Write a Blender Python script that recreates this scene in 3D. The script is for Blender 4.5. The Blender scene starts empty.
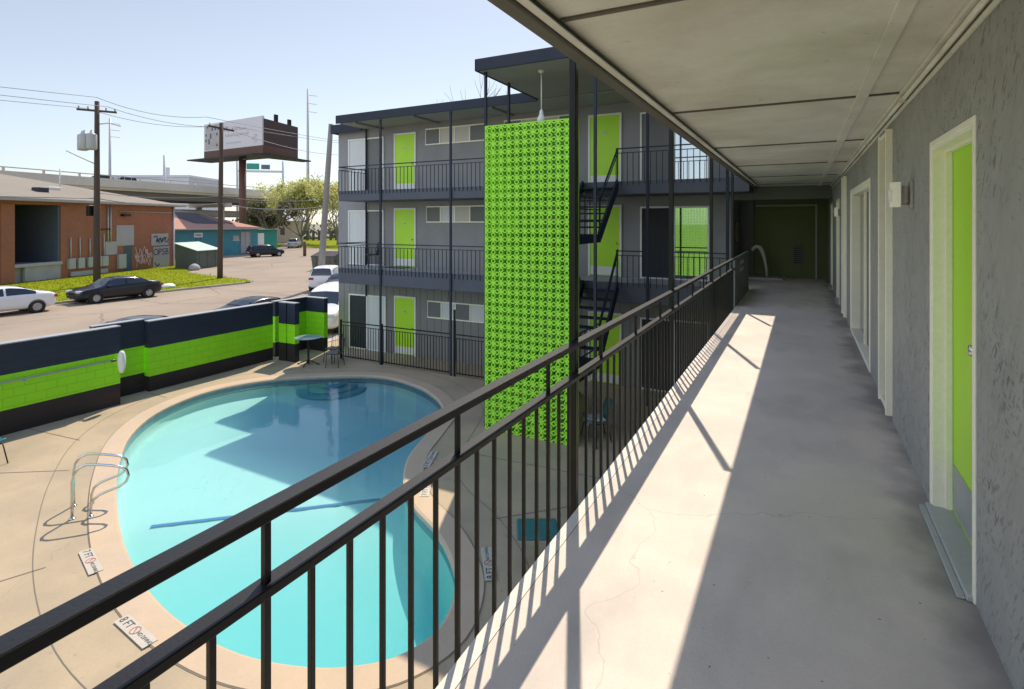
import bpy, bmesh, math, random
from mathutils import Vector, Matrix
R = math.radians
rnd = random.Random(7)
sc = bpy.context.scene
COL = sc.collection

# ------------------------------------------------------------------ materials
def _n(nt, t, **kw):
    n = nt.nodes.new(t)
    for k, v in kw.items(): setattr(n, k, v)
    return n

def mat(name, col, rough=.6, var=.12, scale=3., fine=40., finevar=.06, bump=0., bscale=80., metal=0., spec=.5,
        dirt=None, dirt_amt=.0, dirt_scale=1.2, stretch=None, coat=0.):
    """principled material: base colour broken up by two noises, optional dirt patches and bump"""
    m = bpy.data.materials.new(name); m.use_nodes = True
    nt = m.node_tree; nt.nodes.clear()
    out = _n(nt, 'ShaderNodeOutputMaterial'); bs = _n(nt, 'ShaderNodeBsdfPrincipled')
    nt.links.new(bs.outputs[0], out.inputs[0])
    bs.inputs['Roughness'].default_value = rough; bs.inputs['Metallic'].default_value = metal
    bs.inputs['Specular IOR Level'].default_value = spec
    if coat: bs.inputs['Coat Weight'].default_value = coat; bs.inputs['Coat Roughness'].default_value = .05
    tc = _n(nt, 'ShaderNodeTexCoord'); vec = tc.outputs['Object']
    if stretch:
        mp = _n(nt, 'ShaderNodeMapping'); mp.inputs['Scale'].default_value = stretch
        nt.links.new(vec, mp.inputs[0]); vec = mp.outputs[0]
    def noise(s, det=4.):
        n = _n(nt, 'ShaderNodeTexNoise'); n.inputs['Scale'].default_value = s; n.inputs['Detail'].default_value = det
        n.inputs['Roughness'].default_value = .6
        nt.links.new(vec, n.inputs['Vector']); return n.outputs['Fac']
    def math_(op, a, b):
        n = _n(nt, 'ShaderNodeMath', operation=op)
        for i, x in enumerate((a, b)):
            if hasattr(x, 'is_output'): nt.links.new(x, n.inputs[i])
            else: n.inputs[i].default_value = x
        return n.outputs[0]
    f = math_('MULTIPLY_ADD', noise(scale), var*4.); f.node.inputs[2].default_value = 1-var*2.
    g = math_('MULTIPLY_ADD', noise(fine, 2.), finevar*4.); g.node.inputs[2].default_value = 1-finevar*2.
    fac = math_('MULTIPLY', f, g)
    vm = _n(nt, 'ShaderNodeVectorMath', operation='SCALE'); vm.inputs[0].default_value = col
    nt.links.new(fac, vm.inputs['Scale'])
    c = vm.outputs[0]
    if dirt and dirt_amt:
        rp = _n(nt, 'ShaderNodeValToRGB'); rp.color_ramp.elements[0].position = .42; rp.color_ramp.elements[1].position = .66
        nt.links.new(noise(dirt_scale, 6.), rp.inputs[0])
        mx = _n(nt, 'ShaderNodeMix', data_type='RGBA'); mx.inputs[7].default_value = (*dirt, 1)
        nt.links.new(math_('MULTIPLY', rp.outputs[0], dirt_amt), mx.inputs[0]); nt.links.new(c, mx.inputs[6]); c = mx.outputs[2]
    nt.links.new(c, bs.inputs['Base Color'])
    if bump:
        b = _n(nt, 'ShaderNodeBump'); b.inputs['Strength'].default_value = bump; b.inputs['Distance'].default_value = .01
        nt.links.new(noise(bscale, 4.), b.inputs['Height']); nt.links.new(b.outputs[0], bs.inputs['Normal'])
    m['vec'] = 0
    return m

def base_link(m):
    bs = [n for n in m.node_tree.nodes if n.type == 'BSDF_PRINCIPLED'][0]
    return m.node_tree, bs, bs.inputs['Base Color'].links[0].from_socket

def add_marks(m, col, scale=(2.2, 2.2, .9), thr=(.66, .70), amt=.8, detail=5., rot=0., patchy=0.):
    """sparse dark scratches and chips of the surface, stretched along one axis"""
    nt, bs, c = base_link(m)
    tc = _n(nt, 'ShaderNodeTexCoord'); mp = _n(nt, 'ShaderNodeMapping'); mp.vector_type = 'TEXTURE'; mp.inputs['Scale'].default_value = tuple(1/x for x in scale)
    mp.inputs['Rotation'].default_value = (rot, 0, 0)
    nt.links.new(tc.outputs['Object'], mp.inputs[0])
    n = _n(nt, 'ShaderNodeTexNoise'); n.inputs['Scale'].default_value = 6.; n.inputs['Detail'].default_value = detail
    nt.links.new(mp.outputs[0], n.inputs['Vector'])
    rp = _n(nt, 'ShaderNodeValToRGB'); rp.color_ramp.elements[0].position = thr[0]; rp.color_ramp.elements[1].position = thr[1]
    nt.links.new(n.outputs['Fac'], rp.inputs[0])
    k = _n(nt, 'ShaderNodeMath', operation='MULTIPLY'); k.inputs[1].default_value = amt
    nt.links.new(rp.outputs[0], k.inputs[0])
    if patchy:
        n2 = _n(nt, 'ShaderNodeTexNoise'); n2.inputs['Scale'].default_value = patchy; n2.inputs['Detail'].default_value = 3.; nt.links.new(tc.outputs['Object'], n2.inputs['Vector'])
        r2 = _n(nt, 'ShaderNodeValToRGB'); r2.color_ramp.elements[0].position = .42; r2.color_ramp.elements[1].position = .62; nt.links.new(n2.outputs['Fac'], r2.inputs[0])
        k2 = _n(nt, 'ShaderNodeMath', operation='MULTIPLY'); nt.links.new(k.outputs[0], k2.inputs[0]); nt.links.new(r2.outputs[0], k2.inputs[1]); k = k2
    mx = _n(nt, 'ShaderNodeMix', data_type='RGBA'); mx.inputs[7].default_value = (*col, 1)
    nt.links.new(k.outputs[0], mx.inputs[0]); nt.links.new(c, mx.inputs[6]); nt.links.new(mx.outputs[2], bs.inputs['Base Color'])

def add_cracks(m, col, scale=.6, width=.012, amt=.6):
    nt, bs, c = base_link(m)
    tc = _n(nt, 'ShaderNodeTexCoord')
    ns = _n(nt, 'ShaderNodeTexNoise'); ns.inputs['Scale'].default_value = 2.; ns.inputs['Detail'].default_value = 5.
    nt.links.new(tc.outputs['Object'], ns.inputs['Vector'])
    ad = _n(nt, 'ShaderNodeVectorMath', operation='MULTIPLY_ADD'); ad.inputs[1].default_value = (.5, .5, .5)
    nt.links.new(ns.outputs['Color'], ad.inputs[0]); nt.links.new(tc.outputs['Object'], ad.inputs[2])
    v = _n(nt, 'ShaderNodeTexVoronoi', feature='DISTANCE_TO_EDGE'); v.inputs['Scale'].default_value = scale
    nt.links.new(ad.outputs[0], v.inputs['Vector'])
    lt = _n(nt, 'ShaderNodeMath', operation='LESS_THAN'); lt.inputs[1].default_value = width*scale
    nt.links.new(v.outputs[0], lt.inputs[0])
    k = _n(nt, 'ShaderNodeMath', operation='MULTIPLY'); k.inputs[1].default_value = amt; nt.links.new(lt.outputs[0], k.inputs[0])
    mx = _n(nt, 'ShaderNodeMix', data_type='RGBA'); mx.inputs[7].default_value = (*col, 1)
    nt.links.new(k.outputs[0], mx.inputs[0]); nt.links.new(c, mx.inputs[6]); nt.links.new(mx.outputs[2], bs.inputs['Base Color'])

def add_courses(m, mortar, bw, bh, msize=.012, amt=.7, axis='YZ', alt=None):
    """block or brick courses as grooves in colour and relief (coordinates taken along a wall)"""
    nt, bs, c = base_link(m)
    tc = _n(nt, 'ShaderNodeTexCoord'); sp = _n(nt, 'ShaderNodeSeparateXYZ'); cb = _n(nt, 'ShaderNodeCombineXYZ')
    nt.links.new(tc.outputs['Object'], sp.inputs[0])
    if axis == 'YZ':
        s = _n(nt, 'ShaderNodeMath', operation='ADD'); nt.links.new(sp.outputs[0], s.inputs[0]); nt.links.new(sp.outputs[1], s.inputs[1])
        nt.links.new(s.outputs[0], cb.inputs[0])
    else: nt.links.new(sp.outputs[0], cb.inputs[0])
    nt.links.new(sp.outputs[2], cb.inputs[1])
    b = _n(nt, 'ShaderNodeTexBrick'); b.inputs['Scale'].default_value = 1.
    b.inputs['Brick Width'].default_value = bw; b.inputs['Row Height'].default_value = bh; b.inputs['Mortar Size'].default_value = msize
    b.inputs['Color1'].default_value = (1, 1, 1, 1); b.inputs['Color2'].default_value = (*(alt or (1, 1, 1)), 1); b.inputs['Mortar'].default_value = (1, 1, 1, 1)
    nt.links.new(cb.outputs[0], b.inputs['Vector'])
    ml = _n(nt, 'ShaderNodeVectorMath', operation='MULTIPLY'); nt.links.new(c, ml.inputs[0]); nt.links.new(b.outputs['Color'], ml.inputs[1])
    k = _n(nt, 'ShaderNodeMath', operation='MULTIPLY'); k.inputs[1].default_value = amt; nt.links.new(b.outputs['Fac'], k.inputs[0])
    mx = _n(nt, 'ShaderNodeMix', data_type='RGBA'); mx.inputs[7].default_value = (*mortar, 1)
    nt.links.new(k.outputs[0], mx.inputs[0]); nt.links.new(ml.outputs[0], mx.inputs[6]); nt.links.new(mx.outputs[2], bs.inputs['Base Color'])
    bp = _n(nt, 'ShaderNodeBump', invert=True); bp.inputs['Strength'].default_value = .5; bp.inputs['Distance'].default_value = .012
    nt.links.new(b.outputs['Fac'], bp.inputs['Height']); nt.links.new(bp.outputs[0], bs.inputs['Normal'])

MT = {}
MT['walk'] = mat('walkway_concrete', (.69, .605, .53), .75, .10, 1.1, 60, .04, .25, 140, dirt=(.42, .40, .37), dirt_amt=.5, dirt_scale=.75)
add_marks(MT['walk'], (.30, .28, .25), (.5, .2, 1), (.54, .74), .32, 8.)
add_marks(MT['walk'], (.16, .15, .14), (3.2, 1.6, 1), (.70, .74), .5, 5., 0., 1.1)
add_marks(MT['walk'], (.06, .06, .06), (7, 7, 1), (.745, .76), .75, 2.)
add_marks(MT['walk'], (.75, .74, .72), (5, 5, 1), (.74, .77), .5, 3., 0., .8)
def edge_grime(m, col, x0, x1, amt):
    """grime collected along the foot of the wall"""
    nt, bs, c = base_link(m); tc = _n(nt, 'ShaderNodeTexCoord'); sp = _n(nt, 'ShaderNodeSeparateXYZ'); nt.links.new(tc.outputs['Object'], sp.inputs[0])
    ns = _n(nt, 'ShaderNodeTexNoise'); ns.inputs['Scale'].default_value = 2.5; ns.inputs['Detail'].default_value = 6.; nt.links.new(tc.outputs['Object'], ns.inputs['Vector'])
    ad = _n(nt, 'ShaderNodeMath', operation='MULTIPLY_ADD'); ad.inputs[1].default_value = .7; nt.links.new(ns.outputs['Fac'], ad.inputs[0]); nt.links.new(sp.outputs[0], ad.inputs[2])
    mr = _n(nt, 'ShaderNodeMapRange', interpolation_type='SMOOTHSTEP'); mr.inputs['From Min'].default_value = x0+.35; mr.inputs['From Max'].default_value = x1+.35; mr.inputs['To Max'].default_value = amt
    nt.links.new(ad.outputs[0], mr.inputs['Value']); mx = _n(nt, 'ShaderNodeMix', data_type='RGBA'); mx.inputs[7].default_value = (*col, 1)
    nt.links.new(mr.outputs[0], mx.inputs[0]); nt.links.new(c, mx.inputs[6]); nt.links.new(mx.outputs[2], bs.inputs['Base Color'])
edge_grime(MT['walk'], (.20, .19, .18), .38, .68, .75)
add_cracks(MT['walk'], (.24, .23, .21), .4, .003, .28)
MT['nosing'] = mat('slab_edge_concrete', (.66, .61, .55), .7, .08, 3, 60, .05, .3, 120)
MT['deck'] = mat('pool_deck_concrete', (.40, .315, .20), .8, .10, .5, 30, .05, .3, 90, dirt=(.27, .225, .16), dirt_amt=.6, dirt_scale=.7)
add_cracks(MT['deck'], (.2, .165, .12), .2, .006, .35)
add_marks(MT['deck'], (.20, .17, .13), (1.2, 1.2, 1), (.64, .74), .45, 7.)
MT['coping'] = mat('coping_concrete', (.47, .365, .255), .75, .08, 1.5, 40, .05, .2, 90, dirt=(.55, .38, .2), dirt_amt=.35, dirt_scale=.8)
MT['joint'] = mat('joint_filler', (.17, .145, .115), .9)
MT['stucco'] = mat('grey_stucco', (.335, .33, .315), .85, .10, .9, 9, .09, .6, 11)
add_marks(MT['stucco'], (.06, .065, .065), (1.6, 9., 2.6), (.57, .63), .58, 4., .6, 1.6)
add_marks(MT['stucco'], (.07, .07, .07), (1.6, 4., 12.), (.60, .66), .5, 3., .3, 2.3)
add_marks(MT['stucco'], (.44, .43, .40), (1, 1.6, .7), (.60, .78), .3, 6., -.3)
MT['facade'] = mat('facade_grey_paint', (.27, .27, .28), .75, .05, 1., 30, .04, .3, 60, dirt=(.16, .16, .17), dirt_amt=.3)
MT['siding'] = mat('ground_floor_siding', (.23, .225, .22), .8, .05, 1., 30, .04)
MT['soffit'] = mat('soffit_paint', (.76, .735, .66), .75, .05, 1.3, 25, .03, .15, 60, dirt=(.50, .46, .37), dirt_amt=.6, dirt_scale=1.1)
add_marks(MT['soffit'], (.16, .13, .10), (2.5, 5, 2), (.66, .72), .6, 6., 0., 1.0)
MT['soffit2'] = mat('canopy_soffit_paint', (.30, .30, .28), .8, .06, 1.)
MT['navy'] = mat('navy_paint', (.032, .039, .057), .6, .1, 2., 30, .05, spec=.2)
MT['navyslab'] = mat('navy_slab_paint', (.080, .088, .115), .65, .1, 1.5, 30, .05)
MT['metal'] = mat('dark_railing_paint', (.006, .0062, .007), .42, .15, 6., 80, .1, .1, 120, spec=.3)
add_marks(MT['metal'], (.10, .08, .06), (6, 3, 6), (.75, .79), .2)
MT['beam'] = mat('edge_beam_paint', (.13, .115, .10), .6, .12, 3.)
MT['lime'] = mat('lime_door_paint', (.45, .80, .03), .45, .05, 1., 40, .03)
MT['limescreen'] = mat('lime_block_paint', (.37, .79, .05), .6, .06, 2., 40, .05)
MT['white'] = mat('white_paint', (.78, .78, .74), .5, .05, 2., 40, .04)
MT['cream'] = mat('cream_trim_paint', (.92, .885, .75), .5, .05, 2., 40, .04)
MT['kick'] = mat('kick_plate', (.42, .43, .43), .45, .1, 5., 40, .05, metal=.3)
MT['greydoor'] = mat('grey_brown_panel', (.22, .205, .19), .5, .06, 1.)
MT['darkglass'] = mat('dark_glass', (.035, .038, .042), .08, .1, 1., spec=.6)
MT['screenmesh'] = mat('insect_screen', (.16, .165, .17), .6, .05, 1.)
MT['filmglass'] = mat('reflective_window_film', (.36, .40, .42), .03, .02, 1., 20, .02, metal=1.)
MT['curtain'] = mat('pale_curtain', (.62, .64, .64), .7, .06, 1., 20, .05, stretch=(6, 6, .4))
MT['blind'] = mat('window_blind', (.55, .52, .46), .6, .08, 1., 20, .05, stretch=(1, 1, 18))
MT['steel'] = mat('stainless_steel', (.62, .62, .60), .18, .05, 3., metal=1.)
MT['galv'] = mat('galvanised_metal', (.46, .47, .47), .5, .1, 2., metal=.2)
def wallpaint(nm, c):
    m = mat(nm, c, .6, .06, 1.2, 40, .04); add_courses(m, tuple(x*.45 for x in c), .405, .203, .008, .32); return m
MT['wnavy'] = wallpaint('block_wall_navy', (.018, .026, .050))
MT['wlime'] = wallpaint('block_wall_lime', (.30, .78, .012))
MT['wblack'] = wallpaint('block_wall_base', (.022, .018, .020))
MT['cap'] = mat('wall_cap', (.30, .31, .32), .6, .1, 2.)
MT['plaster'] = mat('pool_plaster', (.64, .665, .62), .7, .03, .6, 20, .02)
add_marks(MT['plaster'], (.30, .42, .42), (3, 3, 3), (.79, .80), .5, 3.)
MT['tileband'] = mat('waterline_tile', (.11, .25, .29), .3, .15, 8.)
MT['bluetile'] = mat('blue_marker_tile', (.03, .13, .40), .4, .25, 14.)
MT['stepedge'] = mat('step_edge_tile', (.13, .34, .38), .4)
MT['asphalt'] = mat('street_asphalt', (.32, .262, .195), .85, .08, .25, 12, .06, .2, 30, dirt=(.22, .175, .14), dirt_amt=.5, dirt_scale=.15, spec=.15)
add_cracks(MT['asphalt'], (.12, .1, .09), .12, .05, .5)
MT['sidewalk'] = mat('sidewalk_concrete', (.40, .35, .29), .8, .08, .6, 20, .05)
MT['kerb'] = mat('kerb_concrete', (.40, .36, .31), .8, .1, 1.)
MT['dirt'] = mat('far_ground', (.22, .20, .14), .9, .12, .05, 1., .1)
MT['grass'] = mat('grass_turf', (.19, .23, .008), .9, .18, .5, 6, .15, .5, 20, dirt=(.25, .25, .02), dirt_amt=.5, dirt_scale=.4, spec=.05)
MT['blade'] = mat('grass_blade', (.23, .28, .008), .8, .2, 1., spec=.08)
MT['brick'] = mat('orange_brick', (.40, .135, .065), .85, .10, .5, 10, .08, dirt=(.26, .10, .06), dirt_amt=.4, dirt_scale=.35)
add_courses(MT['brick'], (.30, .2, .15), .22, .075, .010, .6, 'XZ', (.82, .8, .8))
MT['roofgravel'] = mat('tan_roof', (.23, .20, .155), .9, .10, .3, 4, .06)
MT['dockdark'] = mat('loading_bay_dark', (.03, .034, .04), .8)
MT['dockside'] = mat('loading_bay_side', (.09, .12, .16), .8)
MT['concgrey'] = mat('painted_concrete', (.36, .35, .34), .85, .12, 1.2, 10, .06)
MT['panelgrey'] = mat('grey_board', (.40, .38, .37), .8, .06, 1.)
MT['meter'] = mat('meter_box', (.38, .39, .37), .5, .08, 2.)
MT['tealdoor'] = mat('dark_teal_door', (.06, .10, .12), .7)
MT['scrawl'] = mat('black_spray_paint', (.025, .025, .03), .7)
MT['scrawl2'] = mat('pale_spray_paint', (.60, .42, .38), .7)
MT['turq'] = mat('turquoise_paint', (.065, .265, .31), .75, .08, .5, 5, .05, dirt=(.05, .20, .24), dirt_amt=.4)
MT['turqgreen'] = mat('sea_green_paint', (.03, .25, .20), .75, .08, .5)
MT['shingle'] = mat('red_brown_shingle', (.42, .215, .15), .9, .08, .4, 6, .08)
MT['tarp'] = mat('dark_roof_patch', (.075, .06, .06), .85, .1, 1.)
MT['shed'] = mat('dark_green_shed', (.085, .105, .085), .75, .1, 1.)
MT['shedlid'] = mat('pale_green_lid', (.42, .52, .44), .7, .08, 1.)
MT['dump'] = mat('dumpster_paint', (.11, .125, .105), .6, .12, 1., dirt=(.12, .07, .04), dirt_amt=.4)
MT['hwy'] = mat('highway_concrete', (.68, .62, .53), .85, .07, .15, 2., .04, dirt=(.45, .39, .31), dirt_amt=.4, dirt_scale=.1)
MT['hwydark'] = mat('girder_dark', (.16, .145, .125), .85)
MT['timber'] = mat('creosote_pole', (.075, .05, .038), .85, .2, 1., 20, .1, stretch=(4, 4, .3))
MT['greytimber'] = mat('weathered_pole', (.25, .235, .215), .85, .15, 1., 20, .1, stretch=(4, 4, .3))
MT['rust'] = mat('rust_brown_steel', (.12, .055, .038), .7, .1, .6)
MT['boardblack'] = mat('billboard_slats', (.055, .03, .028), .7, .15, .8, stretch=(.3, .3, 6))
MT['boardwhite'] = mat('billboard_vinyl', (.60, .585, .60), .5, .02, .5)
MT['wire'] = mat('overhead_wire', (.22, .22, .23), .6)
MT['whitewall'] = mat('white_cladding', (.62, .62, .65), .7, .04, .1)
MT['bark'] = mat('tree_bark', (.12, .095, .075), .9, .15, 2.)
MT['twig'] = mat('bare_twig', (.22, .18, .17), .9)
MT['leafy'] = mat('spring_leaf', (.54, .53, .20), .7, .2, .5)
MT['leafy2'] = mat('spring_leaf_deep', (.38, .39, .12), .7, .2, .5)
MT['leafd'] = mat('oak_leaf', (.13, .13, .07), .7, .25, .5)
MT['teal'] = mat('teal_plastic', (.015, .125, .145), .45, .06, 3.)
MT['padwhite'] = mat('pale_cushion', (.50, .53, .55), .8, .06, 3.)
MT['padcream'] = mat('cream_cushion', (.48, .44, .34), .8, .06, 3.)
MT['blackmetal'] = mat('black_metal', (.02, .02, .022), .4, .1, 4.)
MT['tyre'] = mat('tyre_rubber', (.02, .02, .02), .85)
MT['rim'] = mat('alloy_rim', (.42, .42, .43), .35, .05, 4., metal=.6)
MT['carglass'] = mat('car_glass', (.02, .025, .028), .05, .05, 1., spec=.8)
MT['tail'] = mat('tail_light', (.35, .02, .02), .25)
MT['head'] = mat('head_light', (.6, .62, .64), .15)
MT['plate'] = mat('number_plate', (.6, .6, .6), .5)
MT['signwhite'] = mat('marker_tile_white', (.45, .41, .34), .6, .05, 6.)
MT['ink'] = mat('black_lettering', (.05, .05, .05), .6)
MT['inkred'] = mat('red_lettering', (.42, .14, .11), .6)
MT['glassgreen'] = mat('table_glass', (.25, .36, .36), .06, .05, 2., spec=.7)
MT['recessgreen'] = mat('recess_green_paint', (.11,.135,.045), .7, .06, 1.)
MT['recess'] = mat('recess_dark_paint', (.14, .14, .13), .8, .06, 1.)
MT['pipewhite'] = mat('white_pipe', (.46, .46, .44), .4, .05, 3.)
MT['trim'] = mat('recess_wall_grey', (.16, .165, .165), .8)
MT['housew'] = mat('far_house_wall', (.45, .36, .30), .8)
MT['fencegrey'] = mat('far_fence', (.11, .11, .11), .9, .2, .5)
def translucent(nm, k=.5):
    m = MT[nm]; nt, bs, c = base_link(m); out = [n for n in nt.nodes if n.type == 'OUTPUT_MATERIAL'][0]
    t = _n(nt, 'ShaderNodeBsdfTranslucent'); nt.links.new(c, t.inputs[0]); mx = _n(nt, 'ShaderNodeMixShader'); mx.inputs[0].default_value = k
    nt.links.new(bs.outputs[0], mx.inputs[1]); nt.links.new(t.outputs[0], mx.inputs[2]); nt.links.new(mx.outputs[0], out.inputs[0])
for nm in ('leafy', 'leafy2', 'leafd', 'blade'): translucent(nm)
def carpaint(nm, c, metal=.0): return mat(nm, c, .22, .02, 1., 30, .01, metal=metal, coat=.25, spec=.35)
PAINT = dict(white=carpaint('white_car_paint', (.74, .74, .74)), black=carpaint('black_car_paint', (.012, .014, .02)),
             slate=carpaint('slate_car_paint', (.035, .045, .065), .3), silver=carpaint('silver_car_paint', (.42, .42, .43), .5),
             charcoal=carpaint('charcoal_car_paint', (.02, .021, .023)))

# water: clear surface with a Fresnel sheen over a faintly cyan absorbing body
def water_mats():
    ms = []
    for nm, surf in (('pool_water', True),):
        m = bpy.data.materials.new(nm); m.use_nodes = True; nt = m.node_tree; nt.nodes.clear()
        out = _n(nt, 'ShaderNodeOutputMaterial'); tr = _n(nt, 'ShaderNodeBsdfTransparent')
        if surf:
            gl = _n(nt, 'ShaderNodeBsdfGlossy'); gl.inputs['Roughness'].default_value = .015
            fr = _n(nt, 'ShaderNodeFresnel'); fr.inputs[0].default_value = 1.33
            tc = _n(nt, 'ShaderNodeTexCoord'); ns = _n(nt, 'ShaderNodeTexNoise'); ns.inputs['Scale'].default_value = 2.6; ns.inputs['Detail'].default_value = 4.
            bp = _n(nt, 'ShaderNodeBump'); bp.inputs['Strength'].default_value = .22; bp.inputs['Distance'].default_value = .02
            nt.links.new(tc.outputs['Object'], ns.inputs['Vector']); nt.links.new(ns.outputs['Fac'], bp.inputs['Height'])
            nt.links.new(bp.outputs[0], gl.inputs['Normal']); nt.links.new(bp.outputs[0], fr.inputs['Normal'])
            mx = _n(nt, 'ShaderNodeMixShader'); nt.links.new(fr.outputs[0], mx.inputs[0])
            nt.links.new(tr.outputs[0], mx.inputs[1]); nt.links.new(gl.outputs[0], mx.inputs[2]); nt.links.new(mx.outputs[0], out.inputs['Surface'])
        else: nt.links.new(tr.outputs[0], out.inputs['Surface'])
        va = _n(nt, 'ShaderNodeVolumeAbsorption'); va.inputs['Color'].default_value = (.03, .895, .925, 1); va.inputs['Density'].default_value = .52
        vs = _n(nt, 'ShaderNodeVolumeScatter'); vs.inputs['Color'].default_value = (.70, .97, .96, 1); vs.inputs['Density'].default_value = .16
        av = _n(nt, 'ShaderNodeAddShader'); nt.links.new(va.outputs[0], av.inputs[0]); nt.links.new(vs.outputs[0], av.inputs[1]); nt.links.new(av.outputs[0], out.inputs['Volume'])
        ms.append(m)
    return ms
WATER = water_mats()

# ------------------------------------------------------------------ mesh builder
class M:
    def __init__(s): s.v = []; s.f = []; s.mi = []; s.cur = 0; s.smooth = []; s.sm = False
    def mat(s, i): s.cur = i; return s
    def face(s, idx): s.f.append(tuple(idx)); s.mi.append(s.cur); s.smooth.append(s.sm)
    def poly(s, pts):
        b = len(s.v); s.v += [tuple(p) for p in pts]; s.face(range(b, b+len(pts)))
    def box(s, x0, x1, y0, y1, z0, z1):
        b = len(s.v)
        s.v += [(x0, y0, z0), (x1, y0, z0), (x1, y1, z0), (x0, y1, z0), (x0, y0, z1), (x1, y0, z1), (x1, y1, z1), (x0, y1, z1)]
        for q in ((0, 3, 2, 1), (4, 5, 6, 7), (0, 1, 5, 4), (1, 2, 6, 5), (2, 3, 7, 6), (3, 0, 4, 7)): s.face([b+i for i in q])
        return s
    def bbox(s, x0, x1, y0, y1, z0, z1, e=.006):
        """box with chamfered long edges (all 12 softened by an inset shell)"""
        b = len(s.v); P = []
        for z, d in ((z0, e), (z0+e, 0), (z1-e, 0), (z1, e)):
            xa, xb, ya, yb = x0+d, x1-d, y0+d, y1-d
            P += [(xa+e*(d == 0), ya, z), (xb-e*(d == 0), ya, z), (xb, ya+e*(d == 0), z), (xb, yb-e*(d == 0), z), (xb-e*(d == 0), yb, z), (xa+e*(d == 0), yb, z), (xa, yb-e*(d == 0), z), (xa, ya+e*(d == 0), z)]
        s.v += P
        s.face([b+i for i in reversed(range(8))]); s.face([b+24+i for i in range(8)])
        for r in range(3):
            for i in range(8):
                j = (i+1) % 8; s.face([b+r*8+i, b+r*8+j, b+r*8+8+j, b+r*8+8+i])
        return s
    def bar(s, p, q, w, h=None, up=(0, 0, 1)):
        h = h or w; p = Vector(p); q = Vector(q); d = (q-p).normalized(); u = Vector(up)
        if abs(d.dot(u)) > .99: u = Vector((0, 1, 0))
        a = d.cross(u).normalized(); c = a.cross(d).normalized(); b = len(s.v)
        for o in (p, q):
            for i, j in ((-1, -1), (1, -1), (1, 1), (-1, 1)): s.v.append(tuple(o+a*(i*w/2)+c*(j*h/2)))
        for k in ((0, 3, 2, 1), (4, 5, 6, 7), (0, 1, 5, 4), (1, 2, 6, 5), (2, 3, 7, 6), (3, 0, 4, 7)): s.face([b+i for i in k])
        return s
    def tube(s, pts, r, n=8, cap=True):
        pts = [Vector(p) for p in pts]; rs = r if isinstance(r, (list, tuple)) else [r]*len(pts)
        prev = None; b = len(s.v); o = s.sm; s.sm = True
        for i, p in enumerate(pts):
            d = (pts[min(i+1, len(pts)-1)]-pts[max(i-1, 0)]).normalized()
            if prev is None:
                u = Vector((0, 0, 1)) if abs(d.z) < .9 else Vector((1, 0, 0)); a = d.cross(u).normalized()
            else: a = (prev-d*prev.dot(d)).normalized()
            prev = a; c = d.cross(a)
            for k in range(n):
                t = 2*math.pi*k/n; s.v.append(tuple(p+(a*math.cos(t)+c*math.sin(t))*rs[i]))
        for i in range(len(pts)-1):
            for k in range(n):
                l = (k+1) % n; s.face([b+i*n+k, b+i*n+l, b+i*n+n+l, b+i*n+n+k])
        s.sm = o
        if cap:
            s.face([b+k for k in reversed(range(n))]); s.face([b+(len(pts)-1)*n+k for k in range(n)])
        return s
    def lathe(s, prof, c=(0, 0, 0), n=20, axis='z', cap=True):
        b = len(s.v); o = s.sm; s.sm = True
        for r, h in prof:
            for k in range(n):
                t = 2*math.pi*k/n; x, y = r*math.cos(t), r*math.sin(t)
                p = (x, y, h) if axis == 'z' else ((x, h, y) if axis == 'y' else (h, x, y))
                s.v.append((p[0]+c[0], p[1]+c[1], p[2]+c[2]))
        for i in range(len(prof)-1):
            for k in range(n):
                l = (k+1) % n; s.face([b+i*n+k, b+i*n+l, b+i*n+n+l, b+i*n+n+k])
        s.sm = o
        if cap and prof[0][0] > 1e-4: s.face([b+k for k in reversed(range(n))])
        if cap and prof[-1][0] > 1e-4: s.face([b+(len(prof)-1)*n+k for k in range(n)])
        return s
    def prism(s, pts, z0, z1):
        n = len(pts); b = len(s.v)
        s.v += [(x, y, z0) for x, y in pts]+[(x, y, z1) for x, y in pts]
        s.face([b+i for i in reversed(range(n))]); s.face([b+n+i for i in range(n)])
        for i in range(n):
            j = (i+1) % n; s.face([b+i, b+j, b+n+j, b+n+i])
        return s
    def build(s, name, mats, parent=None, rel=True, label=None, recalc=True):
        """link as ONE mesh object; with rel the vertices are world points and the parent's place is taken off"""
        me = bpy.data.meshes.new(name)
        vs = s.v
        if parent is not None and rel:
            L = base_of(parent); vs = [(x-L[0], y-L[1], z-L[2]) for x, y, z in vs]
        me.from_pydata(vs, [], s.f)
        for m in (mats if isinstance(mats, (list, tuple)) else [mats]): me.materials.append(MT[m] if isinstance(m, str) else m)
        me.polygons.foreach_set('material_index', s.mi); me.polygons.foreach_set('use_smooth', s.smooth)
        if recalc:
            bm = bmesh.new(); bm.from_mesh(me); bmesh.ops.recalc_face_normals(bm, faces=bm.faces); bm.to_mesh(me); bm.free()
        me.update()
        o = bpy.data.objects.new(name, me); COL.objects.link(o)
        if parent is not None: o.parent = parent
        if label: o['label'] = label
        return o

def base_of(o):
    L = Vector((0, 0, 0))
    while o is not None: L = L+o.location; o = o.parent
    return L

def thing(name, label, cat, loc=(0, 0, 0), rz=0., group=None):
    o = bpy.data.objects.new(name, None); COL.objects.link(o); o.empty_display_size = .2
    o.location = loc; o.rotation_euler = (0, 0, rz); o['label'] = label; o['category'] = cat
    if group: o['group'] = group
    return o
def tag(o, label, cat, group=None):
    o['label'] = label; o['category'] = cat
    if group: o['group'] = group
    return o
def struct(o, kind='structure'):
    o['kind'] = kind; return o
def clone(o, parent, loc):
    c = o.copy(); COL.objects.link(c); c.parent = parent; c.location = loc; return c

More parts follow.
